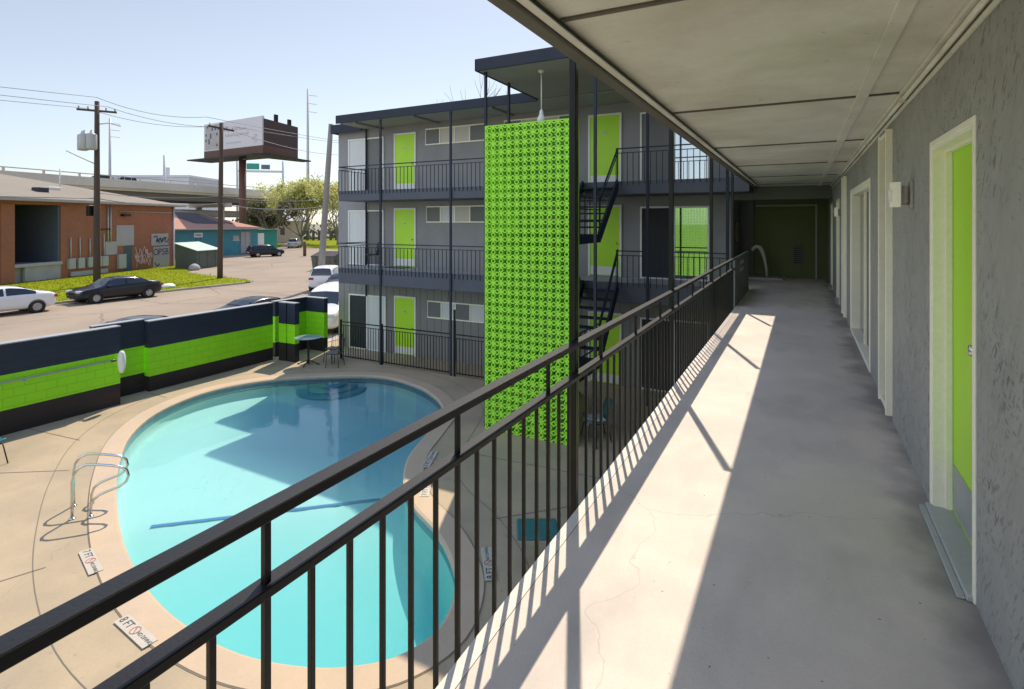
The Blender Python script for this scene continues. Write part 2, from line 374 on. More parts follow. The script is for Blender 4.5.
def text_mesh(txt, size):
    cu = bpy.data.curves.new('lettering', 'FONT'); cu.body = txt; cu.size = size; cu.align_x = 'CENTER'; cu.align_y = 'CENTER'
    o = bpy.data.objects.new('lettering', cu); COL.objects.link(o)
    bpy.context.view_layer.update()
    me = bpy.data.meshes.new_from_object(o.evaluated_get(bpy.context.evaluated_depsgraph_get()))
    v = [tuple(x.co) for x in me.vertices]; f = [tuple(p.vertices) for p in me.polygons]
    bpy.data.objects.remove(o); bpy.data.curves.remove(cu); bpy.data.meshes.remove(me)
    return v, f
def put_text(m, txt, size, fn):
    v, f = text_mesh(txt, size); b = len(m.v)
    m.v += [fn(x, y) for x, y, z in v]
    for q in f: m.face([b+i for i in q])

def smooth_loop(pts, sub=6):
    out = []; n = len(pts)
    for i in range(n):
        p0, p1, p2, p3 = (Vector(pts[(i+k-1) % n]) for k in range(4))
        for j in range(sub):
            t = j/sub
            out.append(tuple(.5*((2*p1)+(p2-p0)*t+(2*p0-5*p1+4*p2-p3)*t*t+(3*p1-p0-3*p2+p3)*t**3)))
    return out
def offset_loop(L, d):
    n = len(L); a = sum(L[i][0]*L[(i+1) % n][1]-L[(i+1) % n][0]*L[i][1] for i in range(n)); sg = 1 if a > 0 else -1
    out = []
    for i in range(n):
        p, q = Vector(L[i-2]), Vector(L[(i+2) % n]); t = (q-p).normalized()
        out.append((L[i][0]+t.y*d*sg, L[i][1]-t.x*d*sg))
    return out
def fill_with_hole(m, outer, holes, z):
    bm = bmesh.new(); es = []
    for lp in [outer]+holes:
        vs = [bm.verts.new((x, y, z)) for x, y in lp]
        es += [bm.edges.new((vs[i], vs[(i+1) % len(vs)])) for i in range(len(vs))]
    bmesh.ops.triangle_fill(bm, use_beauty=True, use_dissolve=False, edges=es)
    b = len(m.v); bm.verts.index_update(); m.v += [tuple(v.co) for v in bm.verts]
    for f in bm.faces:
        ids = [b+v.index for v in f.verts]
        m.face(ids if f.normal.z > 0 else ids[::-1])
    bm.free()

# ------------------------------------------------------------------ levels (metres; pool deck is z = 0)
Z2, Z3, ZC = 3.15, 5.83, 5.65
XE, XR, XW = -1.11, -1.14, .642       # slab edge, railing line, corridor wall
YB, YF = 14.2, 15.6                   # balcony edge and facade of the opposite wing

# ------------------------------------------------------------------ ground, street
m = M()
B = (-16.6, 14.0, -16.0, 34.0)
far = 900.
for x0, x1, y0, y1 in ((-far, B[0], -far, far), (B[1], far, -far, far), (B[0], B[1], -far, B[2]), (B[0], B[1], B[3], far)):
    m.poly([(x0, y0, -.06), (x1, y0, -.06), (x1, y1, -.06), (x0, y1, -.06)])
struct(m.build('ground', 'dirt', recalc=False))
m = M()
m.poly([(-38.3, -120, -.03), (-19.2, -120, -.03), (-19.2, 160, -.03), (-38.3, 160, -.03)])
m.poly([(-38.3, 28.6, -.03), (-38.3, 58, -.03), (-73, 58, -.03), (-73, 40, -.03), (-58, 34, -.03), (-50, 30.5, -.03), (-43, 29.2, -.03)])
m.poly([(-73, 58, -.026), (-38.3, 58, -.026), (-38.3, 60, -.026), (-90, 84, -.026), (-120, 100, -.026), (-125, 92, -.026), (-88, 66, -.026), (-73, 60, -.026)])
struct(m.build('road', 'asphalt', recalc=False))
m = M(); m.box(-19.2, -16.55, -60, 90, -.2, .02); struct(m.build('sidewalk', 'sidewalk'))
# grass verge with a worn kerb and a ragged edge
vg = [(-38.5, -40), (-38.5, 24), (-38.2, 27), (-38.4, 28.7), (-40, 29.5), (-44, 29.9), (-50, 31), (-56, 34.2), (-60, 36.2), (-53, 19), (-44, -2), (-36, -22), (-40, -40)]
vg = [(-38.5, 4), (-38.5, 24), (-38.2, 27), (-38.4, 28.7), (-40, 29.5), (-44, 29.9), (-50, 31), (-56, 34.2), (-59.7, 35.4), (-53.2, 19.4), (-47.5, 6)]
m = M(); m.prism(vg, -.1, .07); struct(m.build('grass_verge', 'grass'))
m = M()
for i in range(3, len(vg)-3):
    pass
m.bar((-38.42, 4, .0), (-38.42, 24, .0), .16, .2); m.bar((-38.42, 24, .0), (-38.2, 28, .0), .16, .2)
struct(m.build('kerb', 'kerb'))
m = M(); m.poly([(-62, 66, -.02), (-46, 52, -.02), (-40, 62, -.02), (-110, 125, -.02), (-135, 118, -.02), (-92, 78, -.02)])
m.poly([(-84, 62, -.015), (-75, 60, -.015), (-88, 72, -.015), (-110, 92, -.015), (-118, 90, -.015)])
struct(m.build('lawn', 'grass', recalc=False))
def inside(p, P):
    c = False; n = len(P)
    for i in range(n):
        a, b = P[i], P[i-1]
        if (a[1] > p[1]) != (b[1] > p[1]) and p[0] < (b[0]-a[0])*(p[1]-a[1])/(b[1]-a[1])+a[0]: c = not c
    return c
m = M(); g = random.Random(3); k = 0
while k < 16000:
    p = (g.uniform(-60, -37.9), g.uniform(5, 36))
    if not inside(p, vg) and not (g.random() < .3 and inside((p[0]-.4, p[1]-.2), vg)): continue
    h = g.uniform(.01, .09)*(2.2 if g.random() < .05 else 1); a = g.uniform(0, 6.28); w = g.uniform(.02, .06); dx, dy = math.cos(a)*w, math.sin(a)*w
    lx, ly = g.uniform(-.1, .1), g.uniform(-.1, .1)
    m.poly([(p[0]-dx, p[1]-dy, .04), (p[0]+dx, p[1]+dy, .04), (p[0]+lx, p[1]+ly, .07+h)]); k += 1
struct(m.build('grass', 'blade', recalc=False), 'stuff')
tag(M().lathe([(.0, .3), (.25, .28), (.42, .18), (.5, .05), (.3, .0)], (-40.2, 23.4, .05), 9).build('rubbish_bag', 'white'), 'crumpled white rubbish bag lying on the kerbside grass', 'bag')

# ------------------------------------------------------------------ pool
POOL = [(-11.43, 13.1), (-12.79, 12.45), (-14.15, 11.3), (-14.75, 9.83), (-14.35, 8.19), (-13.26, 6.88), (-11.61, 5.79), (-10.01, 4.98), (-8.67, 4.43), (-7.34, 4.05), (-6.3, 3.92), (-5.45, 3.95), (-4.74, 4.14), (-4.27, 4.39), (-3.9, 4.76), (-3.75, 5.3), (-3.95, 5.94), (-4.35, 6.44), (-4.99, 6.96), (-5.79, 7.42), (-6.48, 8.03), (-7.07, 8.95), (-7.51, 10.24), (-7.94, 11.36), (-8.75, 12.2), (-9.95, 12.85)]
PL = smooth_loop(POOL, 5); COPE = offset_loop(PL, .36); RING = offset_loop(PL, 1.0)
m = M(); fill_with_hole(m, [(B[0], B[2]), (XE-.0, B[2]), (13.9, B[2]), (13.9, 33.9), (B[0], 33.9)], [COPE], 0.)
deck = struct(m.build('pool_deck', 'deck', recalc=False))
def ribbon(m, L, w, z, closed=True):
    A, Bq = offset_loop(L, -w/2) if closed else None, offset_loop(L, w/2); n = len(L)
    for i in range(n):
        j = (i+1) % n; m.poly([(*A[i], z), (*Bq[i], z), (*Bq[j], z), (*A[j], z)])
m = M(); ribbon(m, RING, .012, .004); ribbon(m, offset_loop(PL, .37), .010, .010)
def strip(m, a, b, w, z):
    a, b = Vector(a), Vector(b); d = (b-a).normalized(); n = Vector((-d.y, d.x))*w/2
    m.poly([(*(a-n), z), (*(b-n), z), (*(b+n), z), (*(a+n), z)])
for a, b in (((-12.4, 5.35), (-15.7, 3.2)), ((-9.2, 3.7), (-11.5, -2)), ((-13.9, 6.2), (-15.7, 6.0)), ((-6.2, 2.9), (-6.6, -3)), ((-2.75, 5.3), (-1.2, 5.6)), ((-4.4, 7.6), (-2.6, 9.4)), ((-6.1, 9.6), (-1.2, 9.9)), ((-2.6, 9.4), (-1.2, 8.2)), ((-3.0, 9.7), (-3.3, 14.0)), ((-6.9, 11.6), (-6.9, 14.1)), ((-11.4, 13.95), (-11.6, 15.5)), ((-15.2, 8.8), (-16.0, 8.8))):
    strip(m, a, b, .022, .004)
m.build('joint', 'joint', deck, recalc=False)
basin = thing('swimming_pool', 'kidney shaped swimming pool with aqua water in the courtyard', 'swimming pool', (-9.3, 8.5, 0))
m = M(); n = len(PL)
for i in range(n):
    j = (i+1) % n
    for (A, za), (Bq, zb) in (((COPE, -.002), (COPE, .012)), ((COPE, .012), (offset_loop(PL, .02), .012)), ((offset_loop(PL, .02), .012), (offset_loop(PL, -.02), -.012)), ((offset_loop(PL, -.02), -.012), (offset_loop(PL, -.015), -.06))):
        m.face(range(len(m.v), len(m.v)+4)); m.v += [(*A[i], za), (*A[j], za), (*Bq[j], zb), (*Bq[i], zb)]
m.build('coping', 'coping', basin)
m = M()
for i in range(n):
    j = (i+1) % n; m.poly([(*PL[i], -.05), (*PL[j], -.05), (*PL[j], -.24), (*PL[i], -.24)])
m.build('waterline_tile', 'tileband', basin, recalc=False)
CP = Vector((-9.3, 8.4))
def depth(x, y):
    s = (x+10.04)*.667-(y-5.48)*.745
    return .54+(.018*max(s, -8) if s < 0 else min(.21*s, .72))
m = M(); m.sm = True; rings = []
for kf, dd in ((1, 0), (1, .4), (.992, .85), (.975, .97), (.94, 1))+tuple((.9-.045*i_, 1) for i_ in range(21)):
    ids = []
    for p in PL:
        x = CP.x+(p[0]-CP.x)*kf; y = CP.y+(p[1]-CP.y)*kf; z = -.24-(depth(x, y)-.24)*dd
        ids.append(len(m.v)); m.v.append((x, y, z))
    rings.append(ids)
for a, b in zip(rings, rings[1:]):
    for i in range(n): m.face([a[i], a[(i+1) % n], b[(i+1) % n], b[i]])
m.build('basin', 'plaster', basin, recalc=False)
m = M(); strip(m, (-10.0, 5.52), (-7.12, 8.10), .085, -.532); m.build('floor_stripe', 'bluetile', basin, recalc=False)
sx, sy = -12.8, 12.42
for r_, z_ in ((.45, -.22), (.75, -.29), (1.05, -.36)):
    m = M(); m.lathe([(r_, -1.25), (r_, z_), (r_-.05, z_+.004)], (sx, sy, 0), 48); m.mat(1); m.lathe([(r_+.004, z_-.05), (r_+.004, z_+.012), (r_-.07, z_+.012)], (sx, sy, 0), 48)
    m.build('step', ['plaster', 'stepedge'], basin)
# water body
W2 = offset_loop(PL, -.012); m = M(); zt = -.10
b0 = len(m.v); m.v += [(*p, zt) for p in W2]; m.mat(0); m.face(range(b0, b0+n));
struct(m.build('water', WATER[0], recalc=False))

m = M(); g = random.Random(19)
for k in range(34):
    x, y = -10.35+g.gauss(0, .55), 6.9+g.gauss(0, .35); a = g.uniform(0, 6.28); l_ = g.uniform(.008, .022); z = -.24-(depth(x, y)-.24)+.012
    m.poly([(x-math.cos(a)*l_, y-math.sin(a)*l_, z), (x+math.sin(a)*l_*.4, y-math.cos(a)*l_*.4, z+.006), (x+math.cos(a)*l_, y+math.sin(a)*l_, z), (x-math.sin(a)*l_*.4, y+math.cos(a)*l_*.4, z+.006)])
struct(m.build('leaves', 'bark', recalc=False), 'stuff')

# depth markers let into the deck
def marker(cx, cy, ang, words, size, label, w=.74, h=.16):
    t = thing('depth_marker', label, 'depth marker', (cx, cy, .013), 0, 'depth markers round the pool')
    ca, sa = math.cos(ang), math.sin(ang)
    F = lambda x, y, z=.023: (cx+x*ca-y*sa, cy+x*sa+y*ca, z)
    q = M()
    for z in (.006,): q.prism([F(-w/2, -h/2)[:2], F(w/2, -h/2)[:2], F(w/2, h/2)[:2], F(-w/2, h/2)[:2]], .013, .020)
    q.build('tile', 'signwhite', t)
    q = M(); put_text(q, words, size, lambda x, y: F(x-w*.30, y)); q.build('lettering', 'ink', t, recalc=False)
    q = M()
    c0 = F(-w*.02, 0)
    for k in range(18):
        a0, a1 = k*math.pi/9, (k+1)*math.pi/9
        q.poly([F(-.0+math.cos(a)*r, math.sin(a)*r) for a, r in ((a0, .062), (a1, .062), (a1, .05), (a0, .05))])
    q.poly([F(x, y) for x, y in ((-.045, .035), (-.035, .045), (.045, -.035), (.035, -.045))])
    q.build('no_diving_symbol', 'inkred', t, recalc=False)
    q = M(); put_text(q, 'NO DIVING', .062, lambda x, y: F(x+w*.29, y)); q.build('small_lettering', 'ink', t, recalc=False)
marker(-6.83, 3.60, -.10, '8 FT', .13, 'white 8 FT no diving marker on sunlit deck below the railing')
marker(-8.79, 4.05, -.27, '7 FT', .13, 'white 7 FT no diving marker on deck near the steel grab rails')
marker(-3.85, 6.60, 2.19, '8 FT', .13, 'white 8 FT no diving marker on shaded deck beside teal stool')
marker(-6.57, 8.95, 1.95, '7 FT', .13, 'white no diving marker in the shade where the pool narrows')
marker(-5.95, 8.0, 2.1, '7 FT', .13, 'white no diving marker in the sunlit patch where the pool narrows')

# grab rails
def grab(ox, oy, label):
    t = thing('grab_rail', label, 'grab rail', (ox, oy, 0), 0, 'steel grab rails at the pool')
    d = Vector((.75, .66, 0)).normalized()
    pr = [(a_*.9, z_*.92) for a_, z_ in ((0, 0), (0, .35), (0, .62), (.03, .76), (.10, .87), (.22, .92), (.36, .91), (.60, .87), (.76, .83), (.86, .76), (.885, .66), (.85, .56), (.74, .48), (.55, .42), (.42, .37), (.33, .29), (.29, .18), (.285, .0))]
    P = [(ox+d.x*a, oy+d.y*a, z) for a, z in pr]
    M().tube(P, .021, 10).build('tube', 'steel', t)
    for a in (0, .2565): M().lathe([(.045, .0), (.045, .012), (.025, .02)], (ox+d.x*a, oy+d.y*a, .003), 14).build('flange', 'steel', t)
grab(-10.33, 4.50, 'bent stainless grab rail, the one nearer the 7 FT marker')
grab(-10.78, 4.72, 'bent stainless grab rail, the one nearer the green wall')

# ------------------------------------------------------------------ pool wall in painted block
def band(m, x0, x1, y0, y1, zt=2.0, zl=(.50, 1.27)):
    m.mat(2); m.box(x0, x1, y0, y1, -.1, zl[0]); m.mat(1); m.box(x0, x1, y0, y1, zl[0], zl[1]); m.mat(0); m.box(x0, x1, y0, y1, zl[1], zt)
    m.mat(3); m.box(x0-.015, x1+.015, y0-.01, y1+.01, zt, zt+.025)
WM = ['wnavy', 'wlime', 'wblack', 'cap']
pw = thing('pool_wall', 'long block wall painted navy with a lime green stripe along the pool', 'wall', (-16, 5, 0))
m = M(); band(m, -15.95, -15.72, -7, 7.92, 2.02, (.55, 1.34)); m.build('wall_section', WM, pw)
m = M(); band(m, -16.55, -16.36, 7.6, 8.86, 2.0, (.52, 1.28)); m.build('wall_section', WM, pw)
m = M(); band(m, -16.40, -16.16, 8.88, 12.95, 1.95, (.42, 1.22)); m.build('wall_section', WM, pw)
aw = thing('corner_wall', 'short navy and lime wall with end pier behind the pedestal table', 'wall', (-15.6, 13.5, 0))
m = M(); band(m, -15.93, -15.58, 13.0, 13.2, 1.98, (.62, 1.27)); band(m, -15.54, -15.16, 13.02, 13.2, 1.98, (.62, 1.27)); m.build('pier', WM, aw)
m = M(); band(m, -16.62, -16.42, 13.25, 14.6, 1.93, (.5, 1.42)); band(m, -16.62, -15.5, 14.625, 14.8, 1.93, (.5, 1.42)); m.build('wall_section', WM, aw)
sk = thing('pool_skimmer', 'long pool skimmer pole hung along the lime stripe, white net bag at its end', 'pool skimmer', (-15.6, 4, 1.2))
M().tube([(-15.64, -2, 1.16), (-15.64, 7.75, 1.2)], .022, 8).build('pole', 'galv', sk)
for y in (1.2, 5.9): M().bar((-15.72, y, 1.13), (-15.58, y, 1.13), .03, .03).build('hook', 'galv', sk)
m = M(); m.lathe([(.0, -.3), (.045, -.28), (.075, -.18), (.095, -.03), (.09, .1), (.07, .22), (.04, .27), (.0, .28)], (-15.52, 7.85, 1.15), 12); m.build('net_bag', 'white', sk)
M().lathe([(.03, -.05), (.03, .05)], (-15.58, 7.7, 1.2), 8, 'y').build('clip', 'rust', sk)

# ------------------------------------------------------------------ corridor: the near wing
m = M(); m.box(XE+.06, XW, -1.1, 17.65, Z2-.16, Z2)
m.box(-14.35+12.75, XE+.06, 14.2, 17.65, Z2-.16, Z2-.001)
wf = struct(m.build('walkway_floor', 'walk'))
m = M(); m.box(XE, XE+.0585, -1.1, 14.15, Z2-.2, Z2+.003); m.build('slab_nosing', 'nosing', wf)
near = thing('apartment_wing', 'grey stucco apartment wing whose upstairs walkway this is, with a row of doors', 'apartment building', (.7, 5, 0))
# the corridor wall with its openings cut
OPN = [(2.96, 3.80, Z2, 5.165), (5.36, 5.79, Z2+.06, 5.48), (6.98, 9.5, Z2, 5.17), (10.5, 10.95, Z2+.06, 5.48), (12.4, 13.3, Z2, 5.18), (15.0, 15.85, Z2, 5.18)]
m = M(); y = -1.1
XB = XW+.30
for a, b, z0, z1 in OPN:
    m.box(XW, XB, y, a, Z2-.16, ZC); m.box(XW, XB, a, b, z1, ZC)
    if z0 > Z2+.01: m.box(XW, XB, a, b, Z2-.16, z0)
    y = b
m.box(XW, XB, y, 17.65, Z2-.16, ZC)
m.build('wall', 'stucco', near)
m = M(); m.box(XW, 9, -1.1, 17.65, 0, Z2-.16); m.box(XB, 9, -1.1, 17.65, Z2-.16, 5.9); m.box(XW, 9, -1.1, 17.65, 5.9, 8.2); m.build('building_mass', 'facade', near)
# ceiling: panels with joints, battens, edge beam
m = M(); m.box(XE, 9.0, -1.1, 17.65, ZC+.02, Z3)
js = [-.15, 2.25, 4.6, 7.02, 9.45, 11.9, 14.3]
a = -1.1
for b in js+[17.65]:
    m.bbox(XE+.168, XW, a+.013, b-.013, ZC-.004, ZC+.02, .004); a = b
m.build('ceiling', 'soffit', near)
for b in js: M().box(XE+.168, XW, b-.012, b+.012, ZC-.016, ZC-.0045).build('ceiling_joint', 'beam', near)
M().bbox(.338, .412, -1.1, 15.5, ZC-.022, ZC-.004, .004).build('batten', 'soffit', near)
m = M(); m.bbox(XE+.03, XE+.11, -1.1, 14.15, ZC-.045, ZC+.18, .006); m.build('edge_beam', 'beam', near)
m = M(); m.bbox(XE+.112, XE+.165, -1.1, 14.15, ZC-.03, ZC+.015, .006); m.build('edge_trim', 'soffit', near)
m = M(); m.tube([(XE+.182, -1.1, ZC-.03), (XE+.182, 1.9, ZC-.035), (XE+.185, 5, ZC-.028), (XE+.182, 14, ZC-.03)], .009, 6); m.build('cable', 'metal', near)
m = M(); m.tube([(XW-.025, -1.1, ZC-.055), (XW-.025, 15, ZC-.055)], .014, 8); m.bbox(XW-.05, XW, -1.1, 17.6, ZC-.03, ZC-.006, .004); m.bbox(XW-.014, XW, -1.1, 17.6, ZC-.10, ZC-.075, .003)
for yy in (1.1, 2.6, 4.6, 7.0): m.box(XW-.045, XW-.004, yy, yy+.03, ZC-.075, ZC-.03)
m.build('conduit', 'soffit', near)
m = M(); m.box(XE-.35, 9, -1.1, 17.65, 8.2, 8.45); m.build('roof', 'navy', near)
for i, y in enumerate((.28, 2.995, 5.70, 8.47, 11.25)):
    M().bbox(XR-.056, XR-.012, y-.022, y+.022, 0, Z3, .004).build('post', 'metal', near)
# doors and windows of the corridor
def casing(m, a, b, z0, z1, w=.032, p=.008, x=XW):
    m.bbox(x-p, x+.01, a-w, a, z0, z1+w, .004); m.bbox(x-p, x+.01, b, b+w, z0, z1+w, .004); m.bbox(x-p, x+.01, a, b, z1, z1+w, .004)
def corridor_door(a, b, z1, color, rec=.085):
    d = M().bbox(XW+rec, XW+rec+.04, a+.02, b-.02, Z2+.03, z1-.02, .003).build('door', color, near)
    q = M(); casing(q, a, b, Z2+.002, z1); q.box(XW+.0, XW+rec+.03, a, a+.018, Z2+.02, z1); q.box(XW, XW+rec+.03, b-.018, b, Z2+.02, z1); q.box(XW, XW+rec+.03, a+.018, b-.018, z1-.018, z1)
    q.box(XW+.055, XW+rec-.002, b-.034, b-.018, Z2+.03, z1-.018); q.box(XW+.055, XW+rec-.002, a+.018, b-.034, z1-.034, z1-.018); q.build('frame', 'cream', d, rel=True)
    q = M(); q.bbox(XW+rec-.004, XW+rec, a+.05, b-.05, Z2+.05, Z2+.29, .001); q.build('kick_plate', 'kick', d)
    q = M(); q.lathe([(.026, .0), (.026, -.012), (.012, -.02), (.012, -.045), (.027, -.05), (.03, -.065), (.022, -.08), (.0, -.083)], (XW+rec-.004, a+.09, Z2+1.04), 14, 'x'); q.bbox(XW+rec-.006, XW+rec, a+.055, a+.125, Z2+.96, Z2+1.12, .002); q.build('handle', 'steel', d)
    q = M(); q.lathe([(.03, .0), (.03, -.012), (.018, -.02), (.0, -.021)], (XW+rec, a+.09, Z2+1.48), 14, 'x'); q.build('lock', 'metal', d)
    q = M(); q.box(XW+rec-.003, XW+rec, a+.07, a+.13, Z2+1.58, Z2+1.72); q.build('number_plate', 'white', d)
    q = M(); q.bbox(XW-.03, XW+rec+.02, a-.02, b+.02, Z2+.001, Z2+.03, .006); q.bbox(XW-.06, XW-.03, a-.01, b+.01, Z2+.001, Z2+.014, .004); q.build('threshold', 'galv', d)
corridor_door(2.96, 3.80, 5.165, 'lime'); corridor_door(12.4, 13.3, 5.18, 'lime'); corridor_door(15.0, 15.85, 5.18, 'lime')
for a, b in ((5.36, 5.79), (10.5, 10.95)):
    w = M().box(XW+.05, XW+.06, a, b, Z2+.1, 5.46).build('window', 'screenmesh', near)
    q = M()
    for yy in (a-.035, b): q.bbox(XW-.047, XW+.05, yy, yy+.035, Z2+.04, 5.5, .003)
    q.bbox(XW-.03, XW+.05, a, b, 5.465, 5.5, .003); q.bbox(XW-.03, XW+.05, a, b, Z2+.04, Z2+.09, .003)
    q.build('frame', 'cream', w)
sd = M().box(XW+.085, XW+.095, 7.0, 8.3, Z2+.06, 5.12).build('sliding_door', 'greydoor', near)
q = M(); q.box(XW+.11, XW+.12, 8.25, 9.48, Z2+.06, 5.12); q.build('pane', 'darkglass', sd)
q = M(); casing(q, 6.98, 9.5, Z2+.002, 5.17, .05, .010)
q.box(XW, XW+.12, 9.47, 9.5, Z2+.03, 5.17); q.box(XW, XW+.12, 6.98, 7.0, Z2+.03, 5.17); q.box(XW, XW+.12, 7.0, 9.47, 5.13, 5.17)
for yy in (7.0, 7.42, 8.26): q.bbox(XW+.055, XW+.085, yy, yy+.05, Z2+.05, 5.13, .003)
q.bbox(XW-.01, XW+.12, 7.0, 9.47, Z2+.002, Z2+.05, .004)
q.build('frame', 'cream', sd)
# wall lamps
def sconce(y, z, label):
    t = thing('wall_lamp', label, 'wall lamp', (XW, y, z), 0, 'wall lamps along the corridor')
    M().bbox(XW-.018, XW+.0, y-.055, y+.055, z-.09, z+.09, .004).build('back_plate', 'panelgrey', t)
    q = M(); q.bbox(XW-.085, XW-.03, y-.035, y+.035, z-.06, z+.06, .006); q.build('housing', 'panelgrey', t)
    q = M(); n = 12
    for k in range(n):
        f = lambda i: (XW-.125+.05*(2*i/n-1)**2, y+.06*(2*i/n-1))
        q.prism([f(k), f(k+1), (f(k+1)[0]+.006, f(k+1)[1]), (f(k)[0]+.006, f(k)[1])], z-.082, z+.082)
    q.build('shade', 'cream', t)
    M().lathe([(.0, -.05), (.03, -.045), (.035, .02), (.02, .06), (.0, .065)], (XW-.10, y, z), 12).build('bulb', 'white', t)
    M().bar((XW-.018, y, z-.055), (XW-.06, y, z-.055), .03, .02).build('arm', 'beam', t)
sconce(4.42, 4.93, 'cream half round wall lamp between the lime door and tall window, nearest along the corridor')
sconce(11.55, 4.93, 'small far wall lamp on the corridor wall near its dark end')
# recess at the corridor's end
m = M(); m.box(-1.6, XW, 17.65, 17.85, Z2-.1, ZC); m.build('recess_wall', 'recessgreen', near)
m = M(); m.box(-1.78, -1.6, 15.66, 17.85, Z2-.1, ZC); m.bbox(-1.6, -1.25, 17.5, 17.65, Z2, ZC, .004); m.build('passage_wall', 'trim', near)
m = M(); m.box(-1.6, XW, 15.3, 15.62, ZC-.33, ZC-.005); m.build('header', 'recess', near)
m = M(); m.bbox(-1.2, .33, 17.61, 17.645, ZC-.45, ZC-.40, .004); m.bbox(.33, .38, 17.60, 17.646, Z2, ZC-.40, .004); m.build('recess_trim', 'panelgrey', near)
gr = M().bbox(-.25, .02, 17.60, 17.645, 3.55, 4.1, .004).build('vent', 'recess', near)
q = M()
for k in range(9): q.box(-.22, -.01, 17.585, 17.6, 3.59+k*.055, 3.615+k*.055)
q.build('grille', 'metal', gr)
pn = M().box(-1.60, -1.585, 15.95, 16.5, 4.2, 4.75).build('lit_window_panel', 'housew', near)  # plain panel; its warm colour stands in for an orange-lit window
q = M()
for yy in (15.92, 16.5): q.box(-1.60, -1.575, yy, yy+.03, 4.17, 4.78)
q.build('frame', 'rust', pn)
gp = thing('bent_pipe', 'white bent pipe standing on a low curb in the dark corridor end', 'pipe', (-.95, 16.6, Z2))
M().tube([(-.86, 16.9, Z2+.0), (-.88, 16.9, Z2+.3), (-.93, 16.88, Z2+.6), (-.98, 16.85, Z2+.78), (-1.05, 16.82, Z2+.9), (-1.13, 16.8, Z2+.92), (-1.2, 16.78, Z2+.87), (-1.24, 16.77, Z2+.80)], [.03, .035, .045, .055, .06, .055, .045, .04], 12).build('pipe', 'pipewhite', gp)
M().bbox(-1.55, -.45, 16.6, 17.2, Z2+.001, Z2+.07, .01).build('curb', 'concgrey', gp)

# railing along the walkway
rl = thing('walkway_railing', 'black metal railing running along the open side of the upstairs walkway', 'railing', (XR, 2, Z2))
ZT, ZM = 4.07, 3.885
M().bbox(XR-.028, XR+.028, -1.05, 11.1, ZT-.030, ZT, .003).build('handrail', 'metal', rl)
M().bbox(XR-.027, XR+.027, -1.05, 11.1, ZM-.026, ZM, .003).build('lower_rail', 'metal', rl)
M().bbox(XR-.012, XR+.012, -1.05, 11.1, Z2-.12, Z2-.095, .003).build('bottom_rail', 'metal', rl)
s0 = s1 = None
for k in range(-24, 76):
    y = .617+.1385*k
    if any(abs(y-p) < .03 for p in (.28, 2.995, 5.70, 8.47, 11.25)) or y > 11.05 or y < -1.0: continue
    full = (k-2) % 6 == 0
    if full:
        if s1 is None: s1 = M().bbox(XR-.009, XR+.009, -.009, .009, Z2-.1, ZT-.028, .002).build('baluster', 'metal', rl, rel=False); s1.data.transform(Matrix.Translation(-base_of(rl))); s1.data.transform(Matrix.Translation((0, 2, 0))); s1.location = (0, y-2, 0)
        else: clone(s1, rl, (0, y-2, 0))
    else:
        if s0 is None: s0 = M().bbox(XR-.008, XR+.008, -.008, .008, Z2-.1, ZM-.024, .002).build('baluster', 'metal', rl, rel=False); s0.data.transform(Matrix.Translation(-base_of(rl))); s0.data.transform(Matrix.Translation((0, 2, 0))); s0.location = (0, y-2, 0)
        else: clone(s0, rl, (0, y-2, 0))
# solid end panel with a pierced square
m = M(); ya, yb, za, zb = 11.16, 14.15, Z2-.1, 4.06
hy = [(12.2, 12.42), (12.62, 12.84)]; hz = [(3.72, 3.80), (3.87, 3.95)]
X0, X1 = XR-.03, XR+.02
m.box(X0, X1, ya, yb, za, hz[0][0]); m.box(X0, X1, ya, yb, hz[1][1], zb)
for z0, z1 in hz:
    e = ya
    for a, b in hy: m.box(X0, X1, e, a, z0, z1); e = b
    m.box(X0, X1, e, yb, z0, z1)
m.box(X0, X1, ya, yb, hz[0][1], hz[1][0])
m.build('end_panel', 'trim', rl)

# ------------------------------------------------------------------ opposite wing
opp = thing('apartment_wing', 'three storey grey apartment wing with lime doors across the pool', 'apartment building', (-8, 15.6, 0))
m = M(); m.box(-15.77, -1.62, YF, 25, Z2-.3, 8.2); m.build('wall', 'facade', opp)
m = M(); x = -15.77
m.box(-15.77, -1.62, YF+.01, 25, 0, Z2-.3)
while x < -1.7:
    m.box(x+.012, min(x+.29, -1.62), YF-.006, YF+.01, 0, Z2-.3); x += .30
m.build('ground_floor_wall', 'siding', opp)
m = M(); m.box(-15.9, 0.6, 15.4, 25.2, 8.22, 8.44); m.bbox(-14.4, -1.2, YB-.08, 15.4, 8.24, 8.44, .01); m.build('roof', 'navy', opp)
m = M(); m.bbox(-14.38, -6.62, YB-.12, YB-.08, 8.17, 8.455, .008); m.bbox(-15.95, -15.9, 15.4, 25, 8.12, 8.45, .008); m.bbox(-15.95, -14.4, 15.36, 15.4, 8.12, 8.45, .008); m.build('fascia', 'navy', opp)
m = M(); m.box(-14.36, -1.3, YB-.08, YF, 8.20, 8.238); m.build('eave_soffit', 'soffit2', opp)
for xx in (-13.6, -11.1, -8.2): M().bbox(xx-.03, xx+.03, YB, YF, 8.13, 8.199, .006).build('eave_beam', 'soffit2', opp)
for z0, z1 in ((2.62, Z2), (5.48, Z3)):
    s = M().bbox(-14.35, -1.62 if z0 > 4 else -1.62, YB, YF, z0, z1-.004, .008).build('balcony_slab', 'navyslab', opp)
    M().box(-14.3, -1.66, YB+.05, YF-.002, z1-.003, z1+.002).build('slab_floor', 'concgrey', s)
M().box(-1.615, XE, YB+.0, YF, 5.48, Z3).build('balcony_slab', 'navyslab', opp)
